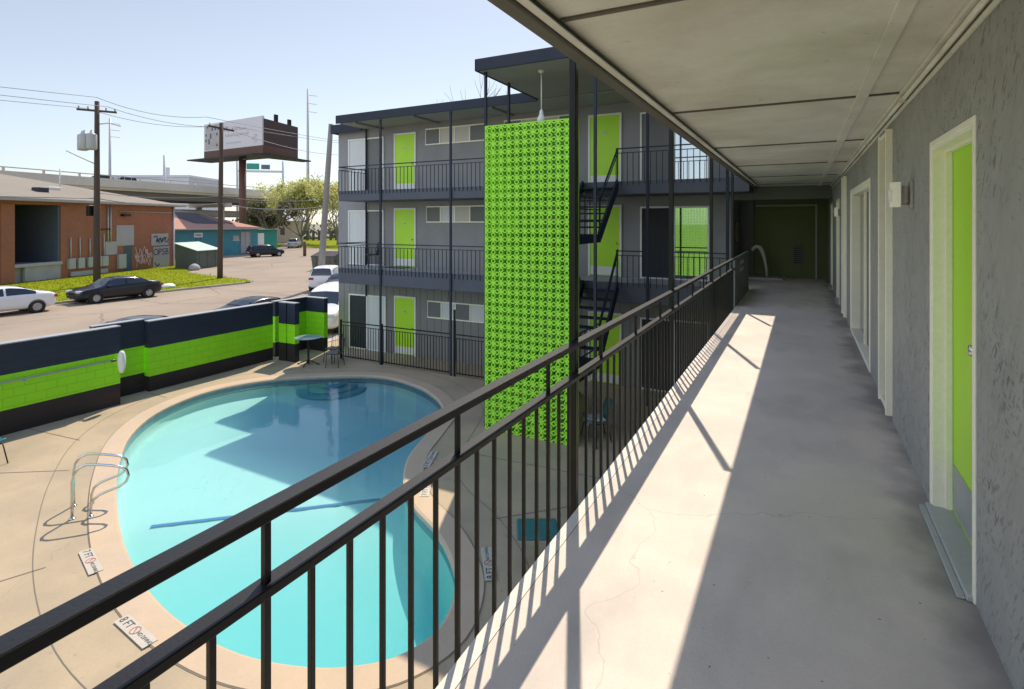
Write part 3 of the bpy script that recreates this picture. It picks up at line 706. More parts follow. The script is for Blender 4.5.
# canopy over the stair
cn = M().bbox(-6.62, -3.6, 10.85, YB-.125, 8.26, 8.47, .01).build('stair_canopy', 'navy', opp)
m = M(); m.bbox(-6.66, -3.56, 10.8, 10.85, 8.22, 8.50, .01); m.bbox(-6.67, -6.62, 10.8, YB-.13, 8.22, 8.50, .01); m.bbox(-3.6, -3.56, 10.85, YB-.13, 8.22, 8.50, .01); m.build('canopy_fascia', 'navy', cn)
m = M(); m.box(-6.61, -3.61, 10.86, YB-.13, 8.235, 8.258); m.build('canopy_soffit', 'soffit2', cn)
for x in (-12.43, -9.62, -3.52): M().bbox(x-.035, x+.035, YB-.05, YB-.002, 0, 8.17, .004).build('post', 'navy', opp)
for x, y in ((-6.5, 12.16), (-3.83, 11.0), (-6.5, 11.02)): M().bbox(x-.03, x+.03, y-.03, y+.03, 0, 8.235, .004).build('post', 'navy', opp)
M().bbox(-14.33, -14.28, 15.5, 15.55, 2.0, 8.2, .004).build('post', 'navy', opp)
M().bbox(-1.63, -1.56, YB-.02, YB+.05, 0, 8.2, .004).build('post', 'navy', opp)

def fdoor(x0, x1, z):
    d = M().bbox(x0+.05, x1-.05, YF-.03, YF-.005, z+.02, z+2.04, .003).build('door', 'lime', opp)
    q = M(); q.bbox(x0, x0+.06, YF-.05, YF-.003, z, z+2.1, .004); q.bbox(x1-.06, x1, YF-.05, YF-.003, z, z+2.1, .004); q.bbox(x0+.06, x1-.06, YF-.05, YF-.003, z+2.04, z+2.1, .004); q.build('frame', 'white', d)
    q = M(); q.box(x0+.08, x1-.08, YF-.035, YF-.03, z+.05, z+.29); q.build('kick_plate', 'white', d)
    q = M(); q.lathe([(.02, 0), (.02, -.03), (.03, -.045), (.02, -.07), (0, -.072)], (x1-.14, YF-.03, z+.98), 10, 'y'); q.build('handle', 'steel', d)
    q = M(); q.box((x0+x1)/2-.06, (x0+x1)/2+.06, YF-.034, YF-.03, z+1.52, z+1.58); q.build('number_plate', 'kick', d)
def fslide(x0, x1, z, left, right, zt=2.04, split=.5):
    xm = x0+(x1-x0)*split
    d = M().box(x0+.04, xm, YF-.02, YF-.004, z+.04, z+zt-.04).build('sliding_door', left, opp)
    q = M(); q.box(xm, x1-.04, YF-.015, YF-.004, z+.04, z+zt-.04); q.build('pane', right, d)
    q = M()
    for a, b in ((x0, x0+.05), (xm-.03, xm+.03), (x1-.05, x1)): q.bbox(a, b, YF-.05, YF-.002, z, z+zt, .004)
    q.bbox(x0+.05, xm-.03, YF-.05, YF-.002, z+zt-.05, z+zt, .004); q.bbox(xm+.03, x1-.05, YF-.05, YF-.002, z+zt-.05, z+zt, .004); q.bbox(x0+.05, x1-.05, YF-.05, YF-.002, z, z+.04, .004)
    q.build('frame', 'white', d)
def fwin(x0, x1, z0, z1, cells):
    d = M().box(x0+.03, x1-.03, YF-.008, YF-.003, z0+.03, z1-.03).build('window', 'darkglass', opp)
    q = M(); W = (x1-x0)/len(cells)
    q.bbox(x0, x1, YF-.045, YF-.002, z1-.04, z1, .003); q.bbox(x0, x1, YF-.055, YF-.002, z0, z0+.04, .003)
    for i in range(len(cells)+1):
        xx = x0+W*i; q.bbox(max(xx-.02, x0), min(xx+.02, x1), YF-.045, YF-.002, z0+.04, z1-.04, .003)
    q.build('frame', 'cream', d)
    for i, c in enumerate(cells):
        p = M(); p.box(x0+W*i+.02, x0+W*(i+1)-.02, YF-.016-.002*i, YF-.009, z0+.04, z1-.04); p.build('pane', c, d)
for z in (0, Z2, Z3):
    fdoor(-13.02, -12.04, z); fdoor(-5.64, -4.62, z)
fslide(-15.23, -13.5, Z3, 'curtain', 'screenmesh'); fslide(-15.23, -13.5, Z2, 'curtain', 'screenmesh'); fslide(-15.2, -13.4, 0, 'dockdark', 'curtain')
fslide(-4.08, -2.2, Z3, 'screenmesh', 'filmglass'); fslide(-4.08, -2.2, Z2, 'dockdark', 'filmglass'); fslide(-4.08, -2.2, 0, 'dockdark', 'screenmesh')
fwin(-11.62, -9.2, 7.42, 8.0, ['screenmesh', 'blind', 'blind', 'screenmesh']); fwin(-11.58, -9.2, 4.73, 5.3, ['screenmesh', 'curtain', 'blind', 'screenmesh']); fwin(-11.54, -9.2, 1.42, 2.02, ['screenmesh', 'curtain', 'screenmesh', 'curtain'])
fwin(-8.5, -5.95, 7.42, 8.02, ['screenmesh', 'blind', 'blind', 'screenmesh']); fwin(-8.5, -5.95, 4.73, 5.3, ['screenmesh', 'blind', 'blind', 'screenmesh'])

# balcony railings
def rail_run(pts, ztop, zbot, label, group, sp=.15, cat='railing', name='balcony_railing', gap=.0, mm='navy'):
    t = thing(name, label, cat, (pts[0][0], pts[0][1], zbot), 0, group)
    q = M(); l = M()
    for a, b in zip(pts, pts[1:]): q.bar((*a, ztop-.015), (*b, ztop-.015), .035, .03); l.bar((*a, ztop-.13), (*b, ztop-.13), .02, .02)
    q.build('handrail', mm, t)
    l.build('lower_rail', mm, t)
    proto = None
    for a, b in zip(pts, pts[1:]):
        L = math.hypot(b[0]-a[0], b[1]-a[1]); k = int(L/sp)
        for i in range(k+1):
            f = i/k; p = (a[0]+(b[0]-a[0])*f-pts[0][0], a[1]+(b[1]-a[1])*f-pts[0][1], 0)
            if proto is None: proto = M().box(-.008, .008, -.008, .008, 0, ztop-.12-zbot).build('baluster', mm, t, rel=False); proto.location = p
            else: clone(proto, t, p)
    return t
gB = 'navy balcony railings of the wing across the pool'
YR = YB-.02
rail_run([(-14.33, YF-.05), (-14.33, YR), (-6.6, YR)], Z2+.87, Z2-.16, 'navy balcony railing along the middle storey, left of the lime screen', gB)
rail_run([(-14.33, YF-.05), (-14.33, YR), (-6.6, YR)], Z3+.85, Z3-.12, 'navy balcony railing along the top storey, left of the lime screen', gB)
rail_run([(-4.36, YR), (-1.62, YR)], Z2+.85, Z2-.1, 'navy balcony railing of the middle storey, right of the staircase', gB)
rail_run([(-4.36, YR), (-1.62, YR)], Z3+.87, Z3-.1, 'navy balcony railing of the top storey, right of the staircase', gB)
pf = rail_run([(-14.2, YB-.03), (-9.6, YB-.03)], 1.30, .06, 'low dark iron pool fence in front of the ground floor doors', None, .11, 'fence', 'pool_fence', mm='metal')
M().bar((-14.2, YB-.03, .1), (-9.6, YB-.03, .1), .03, .03).build('bottom_rail', 'metal', pf)
for x in (-14.2, -12.36): M().box(x-.025, x+.025, YB-.065, YB-.008, 0, 1.36).build('post', 'metal', pf)
pg = rail_run([(-9.40, YB-.03), (-6.7, YB-.03)], 1.30, .06, 'iron pool gate with a tall post beside the lime screen', None, .11, 'gate', 'pool_gate', mm='metal')
M().box(-9.49, -9.44, YB-.07, YB-.02, 0, 2.05).build('post', 'metal', pg)
M().bar((-9.4, YB-.03, .1), (-6.7, YB-.03, .1), .03, .03).build('bottom_rail', 'metal', pg)

# breeze block screen
def screen():
    c = .2; h = .1; ra, rd = .060, .031
    star = []
    for q in range(4):
        t0 = q*math.pi/2; cx, cy = h+h*math.cos(t0), h+h*math.sin(t0)
        for k in range(9):
            t = t0+math.pi+R(56)-R(112)*k/8
            star.append((cx+ra*math.cos(t), cy+ra*math.sin(t)))
        t = t0+math.pi/4; star.append((h+.110*math.cos(t), h+.110*math.sin(t)))
    outer = []; notch = []
    for q in range(4):          # cell outline with a half round notch in the middle of each side
        d = Vector((math.cos(q*math.pi/2), math.sin(q*math.pi/2))); n_ = Vector((-d.y, d.x)); o = Vector((h, h))-d*h-n_*h
        outer.append(tuple(o)); arc = []
        for k in range(9):
            t = math.pi*k/8; p = o+d*h-d*rd*math.cos(t)+n_*rd*math.sin(t); arc.append(tuple(p))
        outer += arc; notch.append(arc)
    f = M(); fill_with_hole(f, outer, [star], 0.)
    m = M(); t = .15; X0, Z0, YS = -6.43, .0, 10.90
    nx, nz = 11, 35; kz = (6.93/35)/c
    for i in range(nx):
        for j in range(nz):
            dx, dz = X0+i*c, Z0+j*c*kz
            for y in (YS, YS+t):
                b = len(m.v); m.v += [(x+dx, y, yy*kz+dz) for x, yy, _ in f.v]
                for fc in f.f: m.face([b+q for q in fc])
            for lp, closed in [(star, True)]+[(a_, False) for a_ in notch]:
                n = len(lp); b = len(m.v)
                m.v += [(x+dx, YS, y*kz+dz) for x, y in lp]+[(x+dx, YS+t, y*kz+dz) for x, y in lp]
                for q in range(n if closed else n-1): m.face([b+q, b+(q+1) % n, b+n+(q+1) % n, b+n+q])
            for x, y in (((0, h), (h, 0)) if i else ((h, 0),)):   # raised rings round the small holes
                n = 14; b = len(m.v)
                for r, yy in ((.056, YS), (.054, YS-.008), (.036, YS-.008), (.031, YS)):
                    m.v += [(x+dx+r*math.cos(2*math.pi*q/n), yy, (y+r*math.sin(2*math.pi*q/n))*kz+dz) for q in range(n)]
                for w in range(3):
                    for q in range(n): m.face([b+w*n+q, b+w*n+(q+1) % n, b+w*n+n+(q+1) % n, b+w*n+n+q])
    X1 = X0+nx*c
    s = thing('block_screen', 'tall lime green screen of pierced breeze blocks in front of the stair', 'screen wall', ((X0+X1)/2, YS, 0))
    pb = m.build('pierced_blocks', 'limescreen', s, recalc=False)
    s2 = thing('block_screen', 'lime screen at the courtyard end, seen only as a reflection in the middle balcony window', 'screen wall', (-7.3, -9.5, 0), math.pi)
    for xo in (-2.2, 0, 2.2): clone(pb, s2, (xo, 0, 0))
    q = M(); q.box(X0-.02, X0, YS-.006, YS+t+.01, 0, 6.955); q.box(X1, X1+.02, YS-.006, YS+t+.01, 0, 6.955); q.box(X0, X1, YS-.006, YS+t+.01, 6.931, 6.955); q.build('edge_frame', 'limescreen', s)
screen()

# staircase
st = thing('staircase', 'dark steel staircase with open treads behind the lime screen', 'staircase', (-5.2, 12.6, 0))
def flight(xa, xb, y0, z0, y1, z1, nt, rails):
    for x in (xa, xb):
        M().bar((x, y0, z0-.05), (x, y1, z1-.05), .05, .24).build('stringer', 'navy', st)
    for i in range(nt):
        f = (i+.5)/nt; y = y0+(y1-y0)*f; z = z0+(z1-z0)*(i+1)/(nt+1)
        M().bbox(xa+.03, xb-.03, y-.12, y+.12, z-.03, z+.01, .004).build('tread', 'navy', st)
    for x in rails:
        q = M(); q.bar((x, y0, z0+.87), (x, y1, z1+.87), .035, .035)
        q.bar((x, y0, z0+.74), (x, y1, z1+.74), .02, .02)
        for f in (.02, .98): q.bar((x, y0+(y1-y0)*f, z0+(z1-z0)*f), (x, y0+(y1-y0)*f, z0+(z1-z0)*f+.87), .03)
        q.build('handrail', 'navy', st)
for zl, zf, zn in ((1.45, 0., Z2), (4.46, Z2, Z3)):
    M().bbox(-6.4, -4.28, 11.02, 12.72, zl-.2, zl, .006).build('landing', 'navy', st)
    flight(-6.35, -5.42, YB, zf, 12.72, zl, 7, ()); flight(-5.28, -4.32, 12.72, zl, YB, zn, 7, (-4.32,))
    q = M()
    for a, b in (((-4.32, 11.05), (-4.32, 12.7)), ((-6.35, 11.05), (-4.32, 11.05))):
        for hh in (.3, .58, .85): q.bar((*a, zl+hh), (*b, zl+hh), .025)
        for k in range(6):
            f = k/5; x, y = a[0]+(b[0]-a[0])*f, a[1]+(b[1]-a[1])*f; q.bar((x, y, zl), (x, y, zl+.85), .02)
    q.build('landing_rail', 'navy', st)
pl = thing('pendant_lamp', 'white pendant lamp hanging on a rod under the stair canopy', 'pendant lamp', (-5.3, 11.5, 8.2))
M().tube([(-5.3, 11.5, 8.23), (-5.3, 11.5, 7.32)], .014, 8).build('rod', 'white', pl)
M().lathe([(.07, 8.235), (.07, 8.2), (.02, 8.17)], (-5.3, 11.5, 0), 14).build('ceiling_rose', 'white', pl)
M().lathe([(.02, 7.34), (.04, 7.3), (.05, 7.22), (.095, 7.13), (.10, 7.06), (.09, 7.05)], (-5.3, 11.5, 0), 16).build('shade', 'white', pl)

# ------------------------------------------------------------------ courtyard furniture
def shell_chair(x, y, rz, label, cushion=False, arms=False):
    t = thing('patio_chair', label, 'chair', (x, y, 0), rz, 'teal patio chairs')
    q = M(); q.sm = True; nu, nv = 8, 12; ids = []
    for i in range(nv+1):
        s = i/nv
        if s < .5: px, pz, w = -.24+s*2*.46, .42-.05*math.sin(s*2*math.pi*.9), .25
        else:
            k = (s-.5)*2; px, pz, w = .22+.14*k, .42+.42*k**1.2, .25-.05*k*k
        row = []
        for j in range(nu+1):
            v = (j/nu-.5)*2; zz = pz+.06*v*v*(1 if s < .6 else .3); xx = px-(.05*v*v if s > .5 else 0)
            row.append(len(q.v)); q.v.append((xx, v*w, zz))
        ids.append(row)
    for i in range(nv):
        for j in range(nu): q.face([ids[i][j], ids[i][j+1], ids[i+1][j+1], ids[i+1][j]])
    o = q.build('seat', 'teal', t, rel=False); md = o.modifiers.new('thick', 'SOLIDIFY'); md.thickness = .02
    for sgn in (-1, 1):
        M().tube([(-.28, sgn*.25, .0), (-.2, sgn*.2, .38), (.0, sgn*.19, .37), (.2, sgn*.2, .38), (.27, sgn*.25, .0)], .012, 8).build('leg', 'blackmetal', t, rel=False)
    M().tube([(-.05, -.19, .37), (-.05, .19, .37)], .01, 8).build('crossbar', 'blackmetal', t, rel=False)
    if cushion:
        M().bbox(-.22, .17, -.2, .2, .415, .475, .02).build('cushion', 'padwhite', t, rel=False)
        M().bbox(-.26, -.2, -.18, .18, .36, .41, .015).build('bolster', 'padcream', t, rel=False)
shell_chair(-4.0, 11.55, R(35), 'teal shell chair with pale cushion under the staircase', True)
shell_chair(-14.11, 4.70, R(180), 'teal shell chair standing by the near end of the pool wall')
t = thing('patio_stool', 'low teal square stool on bent black legs in the shaded courtyard', 'stool', (-3.30, 7.02, 0), R(28))
q = M(); q.bbox(-.29, .29, -.26, .26, .40, .445, .02); o = q.build('seat', 'teal', t, rel=False)
for sx_ in (-1, 1):
    M().tube([(sx_*.20, -.26, .0), (sx_*.21, -.2, .36), (sx_*.2, -.12, .395), (sx_*.2, .12, .395), (sx_*.21, .2, .36), (sx_*.20, .26, 0)], .012, 8).build('leg', 'blackmetal', t, rel=False)
M().tube([(-.2, 0, .39), (.2, 0, .39)], .01, 8).build('crossbar', 'blackmetal', t, rel=False)
t = thing('pedestal_table', 'round glass pedestal table with dark splayed feet beside the corner wall', 'table', (-14.55, 13.05, 0))
M().lathe([(.0, .905), (.44, .905), (.455, .913), (.44, .922), (.0, .922)], (0, 0, 0), 32).build('table_top', 'glassgreen', t, rel=False)
M().lathe([(.05, .04), (.035, .1), (.03, .86), (.10, .90)], (0, 0, 0), 14).build('column', 'blackmetal', t, rel=False)
for k in range(4):
    a = k*math.pi/2+.4; M().tube([(.03*math.cos(a), .03*math.sin(a), .14), (.22*math.cos(a), .22*math.sin(a), .07), (.38*math.cos(a), .38*math.sin(a), .015)], .018, 8).build('foot', 'blackmetal', t, rel=False)
def metal_chair(x, y, z, rz, label, round_back=False):
    t = thing('metal_chair', label, 'chair', (x, y, z), rz, 'dark metal chairs')
    for sx_, sy_ in ((-1, -1), (-1, 1), (1, -1), (1, 1)): M().tube([(sx_*.22, sy_*.22, 0), (sx_*.19, sy_*.2, .44)], .012, 8).build('leg', 'blackmetal', t, rel=False)
    q = M(); q.bbox(-.22, .22, -.22, .22, .43, .46, .01); q.build('seat', 'blackmetal', t, rel=False)
    q = M()
    if round_back:
        P = [(.2, -.2, .45)]+[(.22, -.22*math.cos(math.pi*k/10), .62+.26*math.sin(math.pi*k/10)) for k in range(11)]+[(.2, .2, .45)]
        q.tube(P, .022, 8)
        q.prism([(.215+.012*k_, 0) for k_ in (0, 1)]+[(.227, .01), (.215, .01)], .0, .001) if False else None
        for zz, ww in ((.66, .19), (.72, .185), (.78, .15), (.83, .10)): q.tube([(.215, -ww, zz), (.225, 0, zz+.01), (.215, ww, zz)], .016, 6)
        for s_ in (-.1, 0, .1): q.tube([(.21, s_, .46), (.22, s_*1.2, .86)], .014, 6)
        q.tube([(.215, -.2, .62), (.215, .2, .62)], .02, 6)
    else:
        q.tube([(.2, -.2, .45), (.25, -.2, .9), (.25, .2, .9), (.2, .2, .45)], .012, 8)
        for k in range(5): q.tube([(.205+.045*.3, -.14+.07*k, .47), (.25, -.14+.07*k, .89)], .006, 6)
    q.build('backrest', 'blackmetal', t, rel=False)
metal_chair(-13.6, 13.3, 0, R(20), 'dark metal chair right of the pedestal table by the pool fence')
metal_chair(-14.15, 13.75, 0, R(100), 'dark metal chair behind the pedestal table, near the corner wall')
metal_chair(-13.45, 14.95, Z2, R(60), 'black round backed chair on the middle balcony by the sliding door', True)
t = thing('floor_mat', 'small dark doormat on the middle balcony before the lime door', 'doormat', (-12.5, 15.1, Z2))
M().bbox(-.4, .4, -.22, .22, .004, .025, .005).build('mat', 'blackmetal', t, rel=False)

# ------------------------------------------------------------------ cars
def car(name, label, cat, loc, rz, paint, L=4.7, W=1.8, H=1.45, kind='sedan', glass='carglass'):
    t = thing(name, label, cat, loc, rz, 'cars around the street')
    k = H
    if kind == 'sedan':
        S = [(-.5, .24, .52, .56, .76), (-.485, .19, .62, .66, .86), (-.44, .15, .67, .71, .95), (-.365, .14, .68, .73, .98), (-.30, .14, .675, .80, 1.), (-.20, .14, .67, .94, 1.), (-.08, .14, .66, 1.0, 1.), (.04, .14, .65, .985, 1.), (.12, .14, .64, .93, 1.), (.215, .14, .63, .68, 1.), (.30, .14, .60, .635, .99), (.42, .15, .55, .58, .95), (.475, .18, .48, .50, .86), (.5, .24, .40, .42, .74)]
        roof0, roof1, ws, rw = 5, 8, (8, 9), (5, 4); sideX = [(-.30, -.045), (-.025, .19)]
    elif kind == 'suv':
        S = [(-.5, .24, .56, .58, .80), (-.49, .19, .60, .64, .90), (-.465, .16, .61, .80, .96), (-.42, .15, .61, .95, .99), (-.30, .14, .61, .99, 1.), (-.1, .14, .60, 1., 1.), (.06, .14, .59, .98, 1.), (.13, .14, .585, .93, 1.), (.24, .14, .58, .64, 1.), (.34, .14, .56, .595, .98), (.44, .15, .52, .55, .93), (.485, .19, .44, .47, .84), (.5, .24, .38, .40, .76)]
        roof0, roof1, ws, rw = 3, 7, (7, 8), (3, 1); sideX = [(-.42, -.25), (-.235, -.02), (-.005, .20)]
    else:
        S = [(-.5, .2, .52, .56, .84), (-.493, .16, .56, .62, .94), (-.475, .14, .57, .80, .98), (-.44, .13, .57, .96, 1.), (-.3, .12, .57, 1., 1.), (-.05, .12, .56, 1., 1.), (.1, .12, .55, .97, 1.), (.18, .12, .55, .91, 1.), (.33, .12, .54, .60, .99), (.42, .13, .50, .54, .95), (.48, .17, .42, .45, .86), (.5, .2, .36, .38, .78)]
        roof0, roof1, ws, rw = 3, 7, (7, 8), (3, 1); sideX = [(-.43, -.24), (-.225, .0), (.015, .24)]
    hw = W/2; rings = []
    def ring(s):
        x, zb, zbelt, zr, f = s; x *= L; zb *= k; zbelt *= k; zr *= k; a = hw*f
        cab = min(1, max(0, (zr-zbelt)/(.3*k))); ar = a*(.93-.22*cab)
        return [(x, 0, zb), (x, a*.86, zb), (x, a*.98, zb+.1*k), (x, a, zb+(zbelt-zb)*.55), (x, a*.985, zbelt-.03), (x, a*.95, zbelt+.005),
                (x, ar+(a*.95-ar)*.14, zr-(zr-zbelt)*.14), (x, ar*.93, zr-.012*k*cab-.004), (x, ar*.6, zr+.004), (x, 0, zr+.01)]
    q = M(); q.sm = True; idx = []
    for s in S:
        r_ = ring(s); full = r_+[(x, -y, z) for x, y, z in reversed(r_[1:-1])]
        idx.append(list(range(len(q.v), len(q.v)+len(full)))); q.v += full
    n = len(idx[0])
    for a, b in zip(idx, idx[1:]):
        for i in range(n): q.face([a[i], a[(i+1) % n], b[(i+1) % n], b[i]])
    q.face(idx[0]); q.face(idx[-1][::-1])
    body = q.build('body', PAINT[paint], t, rel=False)
    body.modifiers.new('soften', 'SUBSURF').render_levels = 1
    def at(x, tt):
        for a, b in zip(S, S[1:]):
            if a[0] <= x <= b[0]:
                f = (x-a[0])/(b[0]-a[0]); ra, rb = ring(a), ring(b)
                A = [Vector(p).lerp(Vector(p2), f) for p, p2 in zip(ra, rb)]
                return A[5].lerp(A[6], tt)
    for sg in (-1, 1):
        for x0, x1 in sideX:
            q = M(); N = 6; b = []
            for i in range(N+1):
                x = x0+(x1-x0)*i/N; lo, hi = at(x, .10), at(x, .98)
                if hi.z-lo.z < .03: hi = lo+Vector((0, -.005, .03))
                b.append((len(q.v), len(q.v)+1)); q.v += [(lo.x, sg*(lo.y+.012), lo.z), (hi.x, sg*(hi.y+.012), hi.z)]
            for (a0, a1), (b0, b1) in zip(b, b[1:]): q.face([a0, b0, b1, a1])
            q.build('window', glass, t, rel=False)
    for nm, (i, j) in (('windscreen', ws), ('rear_window', rw)):
        A, Bq = ring(S[i]), ring(S[j]); q = M(); N = 4
        rows = []
        sgn = 1 if nm == 'windscreen' else -1
        for f in (.06, .35, .65, .94):
            p7 = Vector(A[7]).lerp(Vector(Bq[7]), f); p9 = Vector(A[9]).lerp(Vector(Bq[9]), f)
            if nm == 'rear_window' and abs(i-j) == 2:
                C_ = ring(S[(i+j)//2]); g = f*2
                p7 = Vector(A[7]).lerp(Vector(C_[7]), g) if g < 1 else Vector(C_[7]).lerp(Vector(Bq[7]), g-1)
                p9 = Vector(A[9]).lerp(Vector(C_[9]), g) if g < 1 else Vector(C_[9]).lerp(Vector(Bq[9]), g-1)
            o_ = Vector((sgn*.02, 0, .02)); row = []
            for v_ in (-1, -.6, 0, .6, 1):
                p = p9.lerp(Vector((p7.x, p7.y, p7.z)), abs(v_)); row.append((p.x+o_.x, math.copysign(p.y*.97, v_) if v_ else 0, p.z+o_.z))
            rows.append(list(range(len(q.v), len(q.v)+5))); q.v += row
        for a, b in zip(rows, rows[1:]):
            for c in range(4): q.face([a[c], a[c+1], b[c+1], b[c]])
        q.build(nm, glass, t, rel=False)
    r = .165*L**.5*.9 if kind == 'sedan' else .36
    r = {'sedan': .325, 'suv': .36, 'van': .335}[kind]
    for xx in (-.305*L, .31*L):
        for sg in (-1, 1):
            w = M().lathe([(r*.62, .11), (r*.9, .115), (r, .08), (r, -.08), (r*.9, -.115), (r*.62, -.11)], (xx, sg*(hw-.10), r), 24, 'y', False).build('wheel', 'tyre', t, rel=False)
            q = M(); yo = sg*(hw-.10+.095); q.lathe([(.0, yo), (r*.16, yo), (r*.2, yo-sg*.02)], (xx, 0, r), 16, 'y'); q.lathe([(r*.56, yo-sg*.01), (r*.64, yo+sg*.01), (r*.64, yo-sg*.03)], (xx, 0, r), 24, 'y', False); q.poly([(xx+r*.6*math.cos(2*math.pi*k_/24), yo-sg*.03, r+r*.6*math.sin(2*math.pi*k_/24)) for k_ in range(24)])
            for s5 in range(5):
                a = s5*2*math.pi/5+.3; q.bar((xx+math.cos(a)*r*.1, yo-sg*.008, r+math.sin(a)*r*.1), (xx+math.cos(a)*r*.6, yo-sg*.008, r+math.sin(a)*r*.6), .05, .02, (0, 1, 0))
            q.build('rim', 'rim', w, rel=False)
            q = M(); ya = sg*(hw+.001); q.lathe([(0, ya-sg*.3), (r*1.13, ya-sg*.3), (r*1.13, ya), (r*1.02, ya+sg*.004)], (xx, 0, r+.01), 24, 'y', False); pass
            q.build('wheel_arch', 'tyre', t, rel=False)
            # bring the wheel proud of the arch lining
            w.location.y += sg*.012
    for sg in (-1, 1):
        zf = S[-3][2]*k
        M().bbox(.44*L, .492*L, sg*hw*.62-.17, sg*hw*.62+.17, zf-.12, zf-.0, .02).build('headlight', 'head', t, rel=False)
        zr_ = S[1][2]*k
        M().bbox(-.503*L, -.46*L, sg*hw*.70-.16, sg*hw*.70+.16, zr_-.17, zr_-.02, .02).build('tail_light', 'tail', t, rel=False)
        M().bbox(.15*L, .19*L, sg*(hw+.07)-.07, sg*(hw+.07)+.07, .63*k, .72*k, .02).build('mirror', PAINT[paint], t, rel=False)
        for xd in (-.09*L, .10*L): M().bbox(xd, xd+.16, sg*(hw-.0)-.012, sg*(hw)+.012, .55*k, .57*k, .004).build('handle', PAINT[paint], t, rel=False)
    M().bbox(-.512*L, -.49*L, -.26, .26, .40*k-.06, .40*k+.06, .005).build('number_plate', 'plate', t, rel=False)
    M().bbox(.47*L, .503*L, -.42, .42, .27*k, .33*k, .01).build('grille', 'tyre', t, rel=False)
    return t
RD = -.03
car('parked_car', 'white sedan parked at the far kerb, cut by the picture edge', 'car', (-36.6, 12.55, RD), R(-92), 'white', 4.75, 1.84, 1.47)
car('parked_car', 'glossy black sedan parked at the kerb by the grass verge', 'car', (-37.4, 18.6, RD), R(-90), 'black', 4.75, 1.82, 1.44)
car('parked_car', 'slate blue car whose roof shows above the long pool wall', 'car', (-20.5, 11.2, RD), R(90), 'slate', 4.6, 1.8, 1.47)
car('parked_car', 'charcoal hatchback showing its roof above the far end of the pool wall', 'car', (-21.9, 16.9, RD), R(90), 'charcoal', 4.2, 1.74, 1.40)
car('parked_car', 'white minivan with dark windscreen behind the corner wall', 'minivan', (-19.0, 18.35, RD), R(-60), 'white', 4.8, 1.9, 1.92, 'van')
car('parked_car', 'white sport utility car seen from behind at the leaning pole', 'car', (-30.2, 28.9, RD), R(124), 'white', 4.6, 1.85, 1.7, 'suv')
car('parked_car', 'dark car parked beside the building corner, nose towards the wing', 'car', (-27.0, 27.4, RD), R(120), 'charcoal', 4.5, 1.8, 1.46)
car('parked_car', 'black sport utility car in front of the turquoise house', 'car', (-65.6, 51.4, RD), R(75), 'black', 4.7, 1.86, 1.68, 'suv')
car('parked_car', 'silver minivan seen from behind by the far lawn', 'minivan', (-83.4, 71.6, RD), R(130), 'silver', 4.9, 1.9, 1.78, 'van')

# ------------------------------------------------------------------ brick warehouse (local x runs along the street wall, -y goes in)
def local_thing(name, label, cat, loc, rz, group=None): return thing(name, label, cat, loc, rz, group)
bw = local_thing('brick_warehouse', 'orange brick warehouse with open loading bay and low tan roof', 'warehouse', (-59.9, 35.5, 0), R(-67.6))
m = M(); EZ = 6.5
m.box(-.0, 13.5, -22, 0, -.4, EZ); m.box(13.5, 17.35, -22, 0, 6.15, EZ); m.box(17.35, 30, -22, 0, -.4, EZ); m.box(13.5, 17.35, -22, -6, -.4, 6.15)
m.build('wall', 'brick', bw, rel=False)
m = M(); m.box(13.5, 17.35, -6, -.3, -.4, 1.4); m.build('dock_floor', 'concgrey', bw, rel=False)
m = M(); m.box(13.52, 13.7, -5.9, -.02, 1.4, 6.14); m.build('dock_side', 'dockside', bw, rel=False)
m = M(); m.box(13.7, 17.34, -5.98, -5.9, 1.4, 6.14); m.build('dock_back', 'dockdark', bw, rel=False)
m = M()
for zz in (5.3, 4.7): m.box(15.4, 17.3, -5.85, -5.75, zz, zz+.12)
m.box(16.2, 16.3, -5.85, -5.75, 2.9, 4.7)
for kz in range(6): m.box(13.9, 16.2, -5.88, -5.8, 1.6+kz*.28, 1.65+kz*.28)
m.build('dock_rail', 'whitewall', bw, rel=False)
m = M(); m.bbox(13.4, 17.4, -.3, .14, 1.22, 1.48, .02); m.build('dock_lip', 'panelgrey', bw, rel=False)
m = M(); m.box(13.5, 16.55, -.2, .04, -.2, 1.22); m.build('dock_front', 'concgrey', bw, rel=False)
M().bbox(12.9, 13.5, .0, .05, -.3, 6.15, .01).build('pilaster', 'brick', bw, rel=False); M().bbox(17.35, 18.4, 0, .05, -.3, 6.15, .01).build('pilaster', 'brick', bw, rel=False)
m = M(); c = [(-.7, .7), (30.6, .7), (30.6, -22.6), (-.7, -22.6)]; rg = [(9.5, -10), (26, -10)]
b0 = [(x, y, 6.55) for x, y in c]; r0 = [(x, y, 9.2) for x, y in rg]
m.poly([b0[0], b0[1], r0[1], r0[0]]); m.poly([b0[1], b0[2], r0[1]]); m.poly([b0[2], b0[3], r0[0], r0[1]]); m.poly([b0[3], b0[0], r0[0]]); m.poly(b0[::-1])
m.build('roof', 'roofgravel', bw, rel=False)
m = M(); m.bbox(-.75, 30.6, .7, .8, 6.38, 6.62, .01); m.bbox(-.8, -.7, -22, .8, 6.38, 6.62, .01); m.build('gutter', 'concgrey', bw, rel=False)
m = M(); m.tube([(.25, .12, 6.4), (.2, .1, -.2)], .09, 8); m.build('downpipe', 'whitewall', bw, rel=False)
for x in (12.6, 11.7, 10.7, 9.9, 9.2):
    d = M().bbox(x-.32, x+.32, .02, .28, .75, 1.65, .02).build('meter_box', 'meter', bw, rel=False)
    M().tube([(x, .1, 1.65), (x, .08, 3.4+.25*math.sin(x*7))], .05, 6).build('conduit', 'galv', d, rel=False)
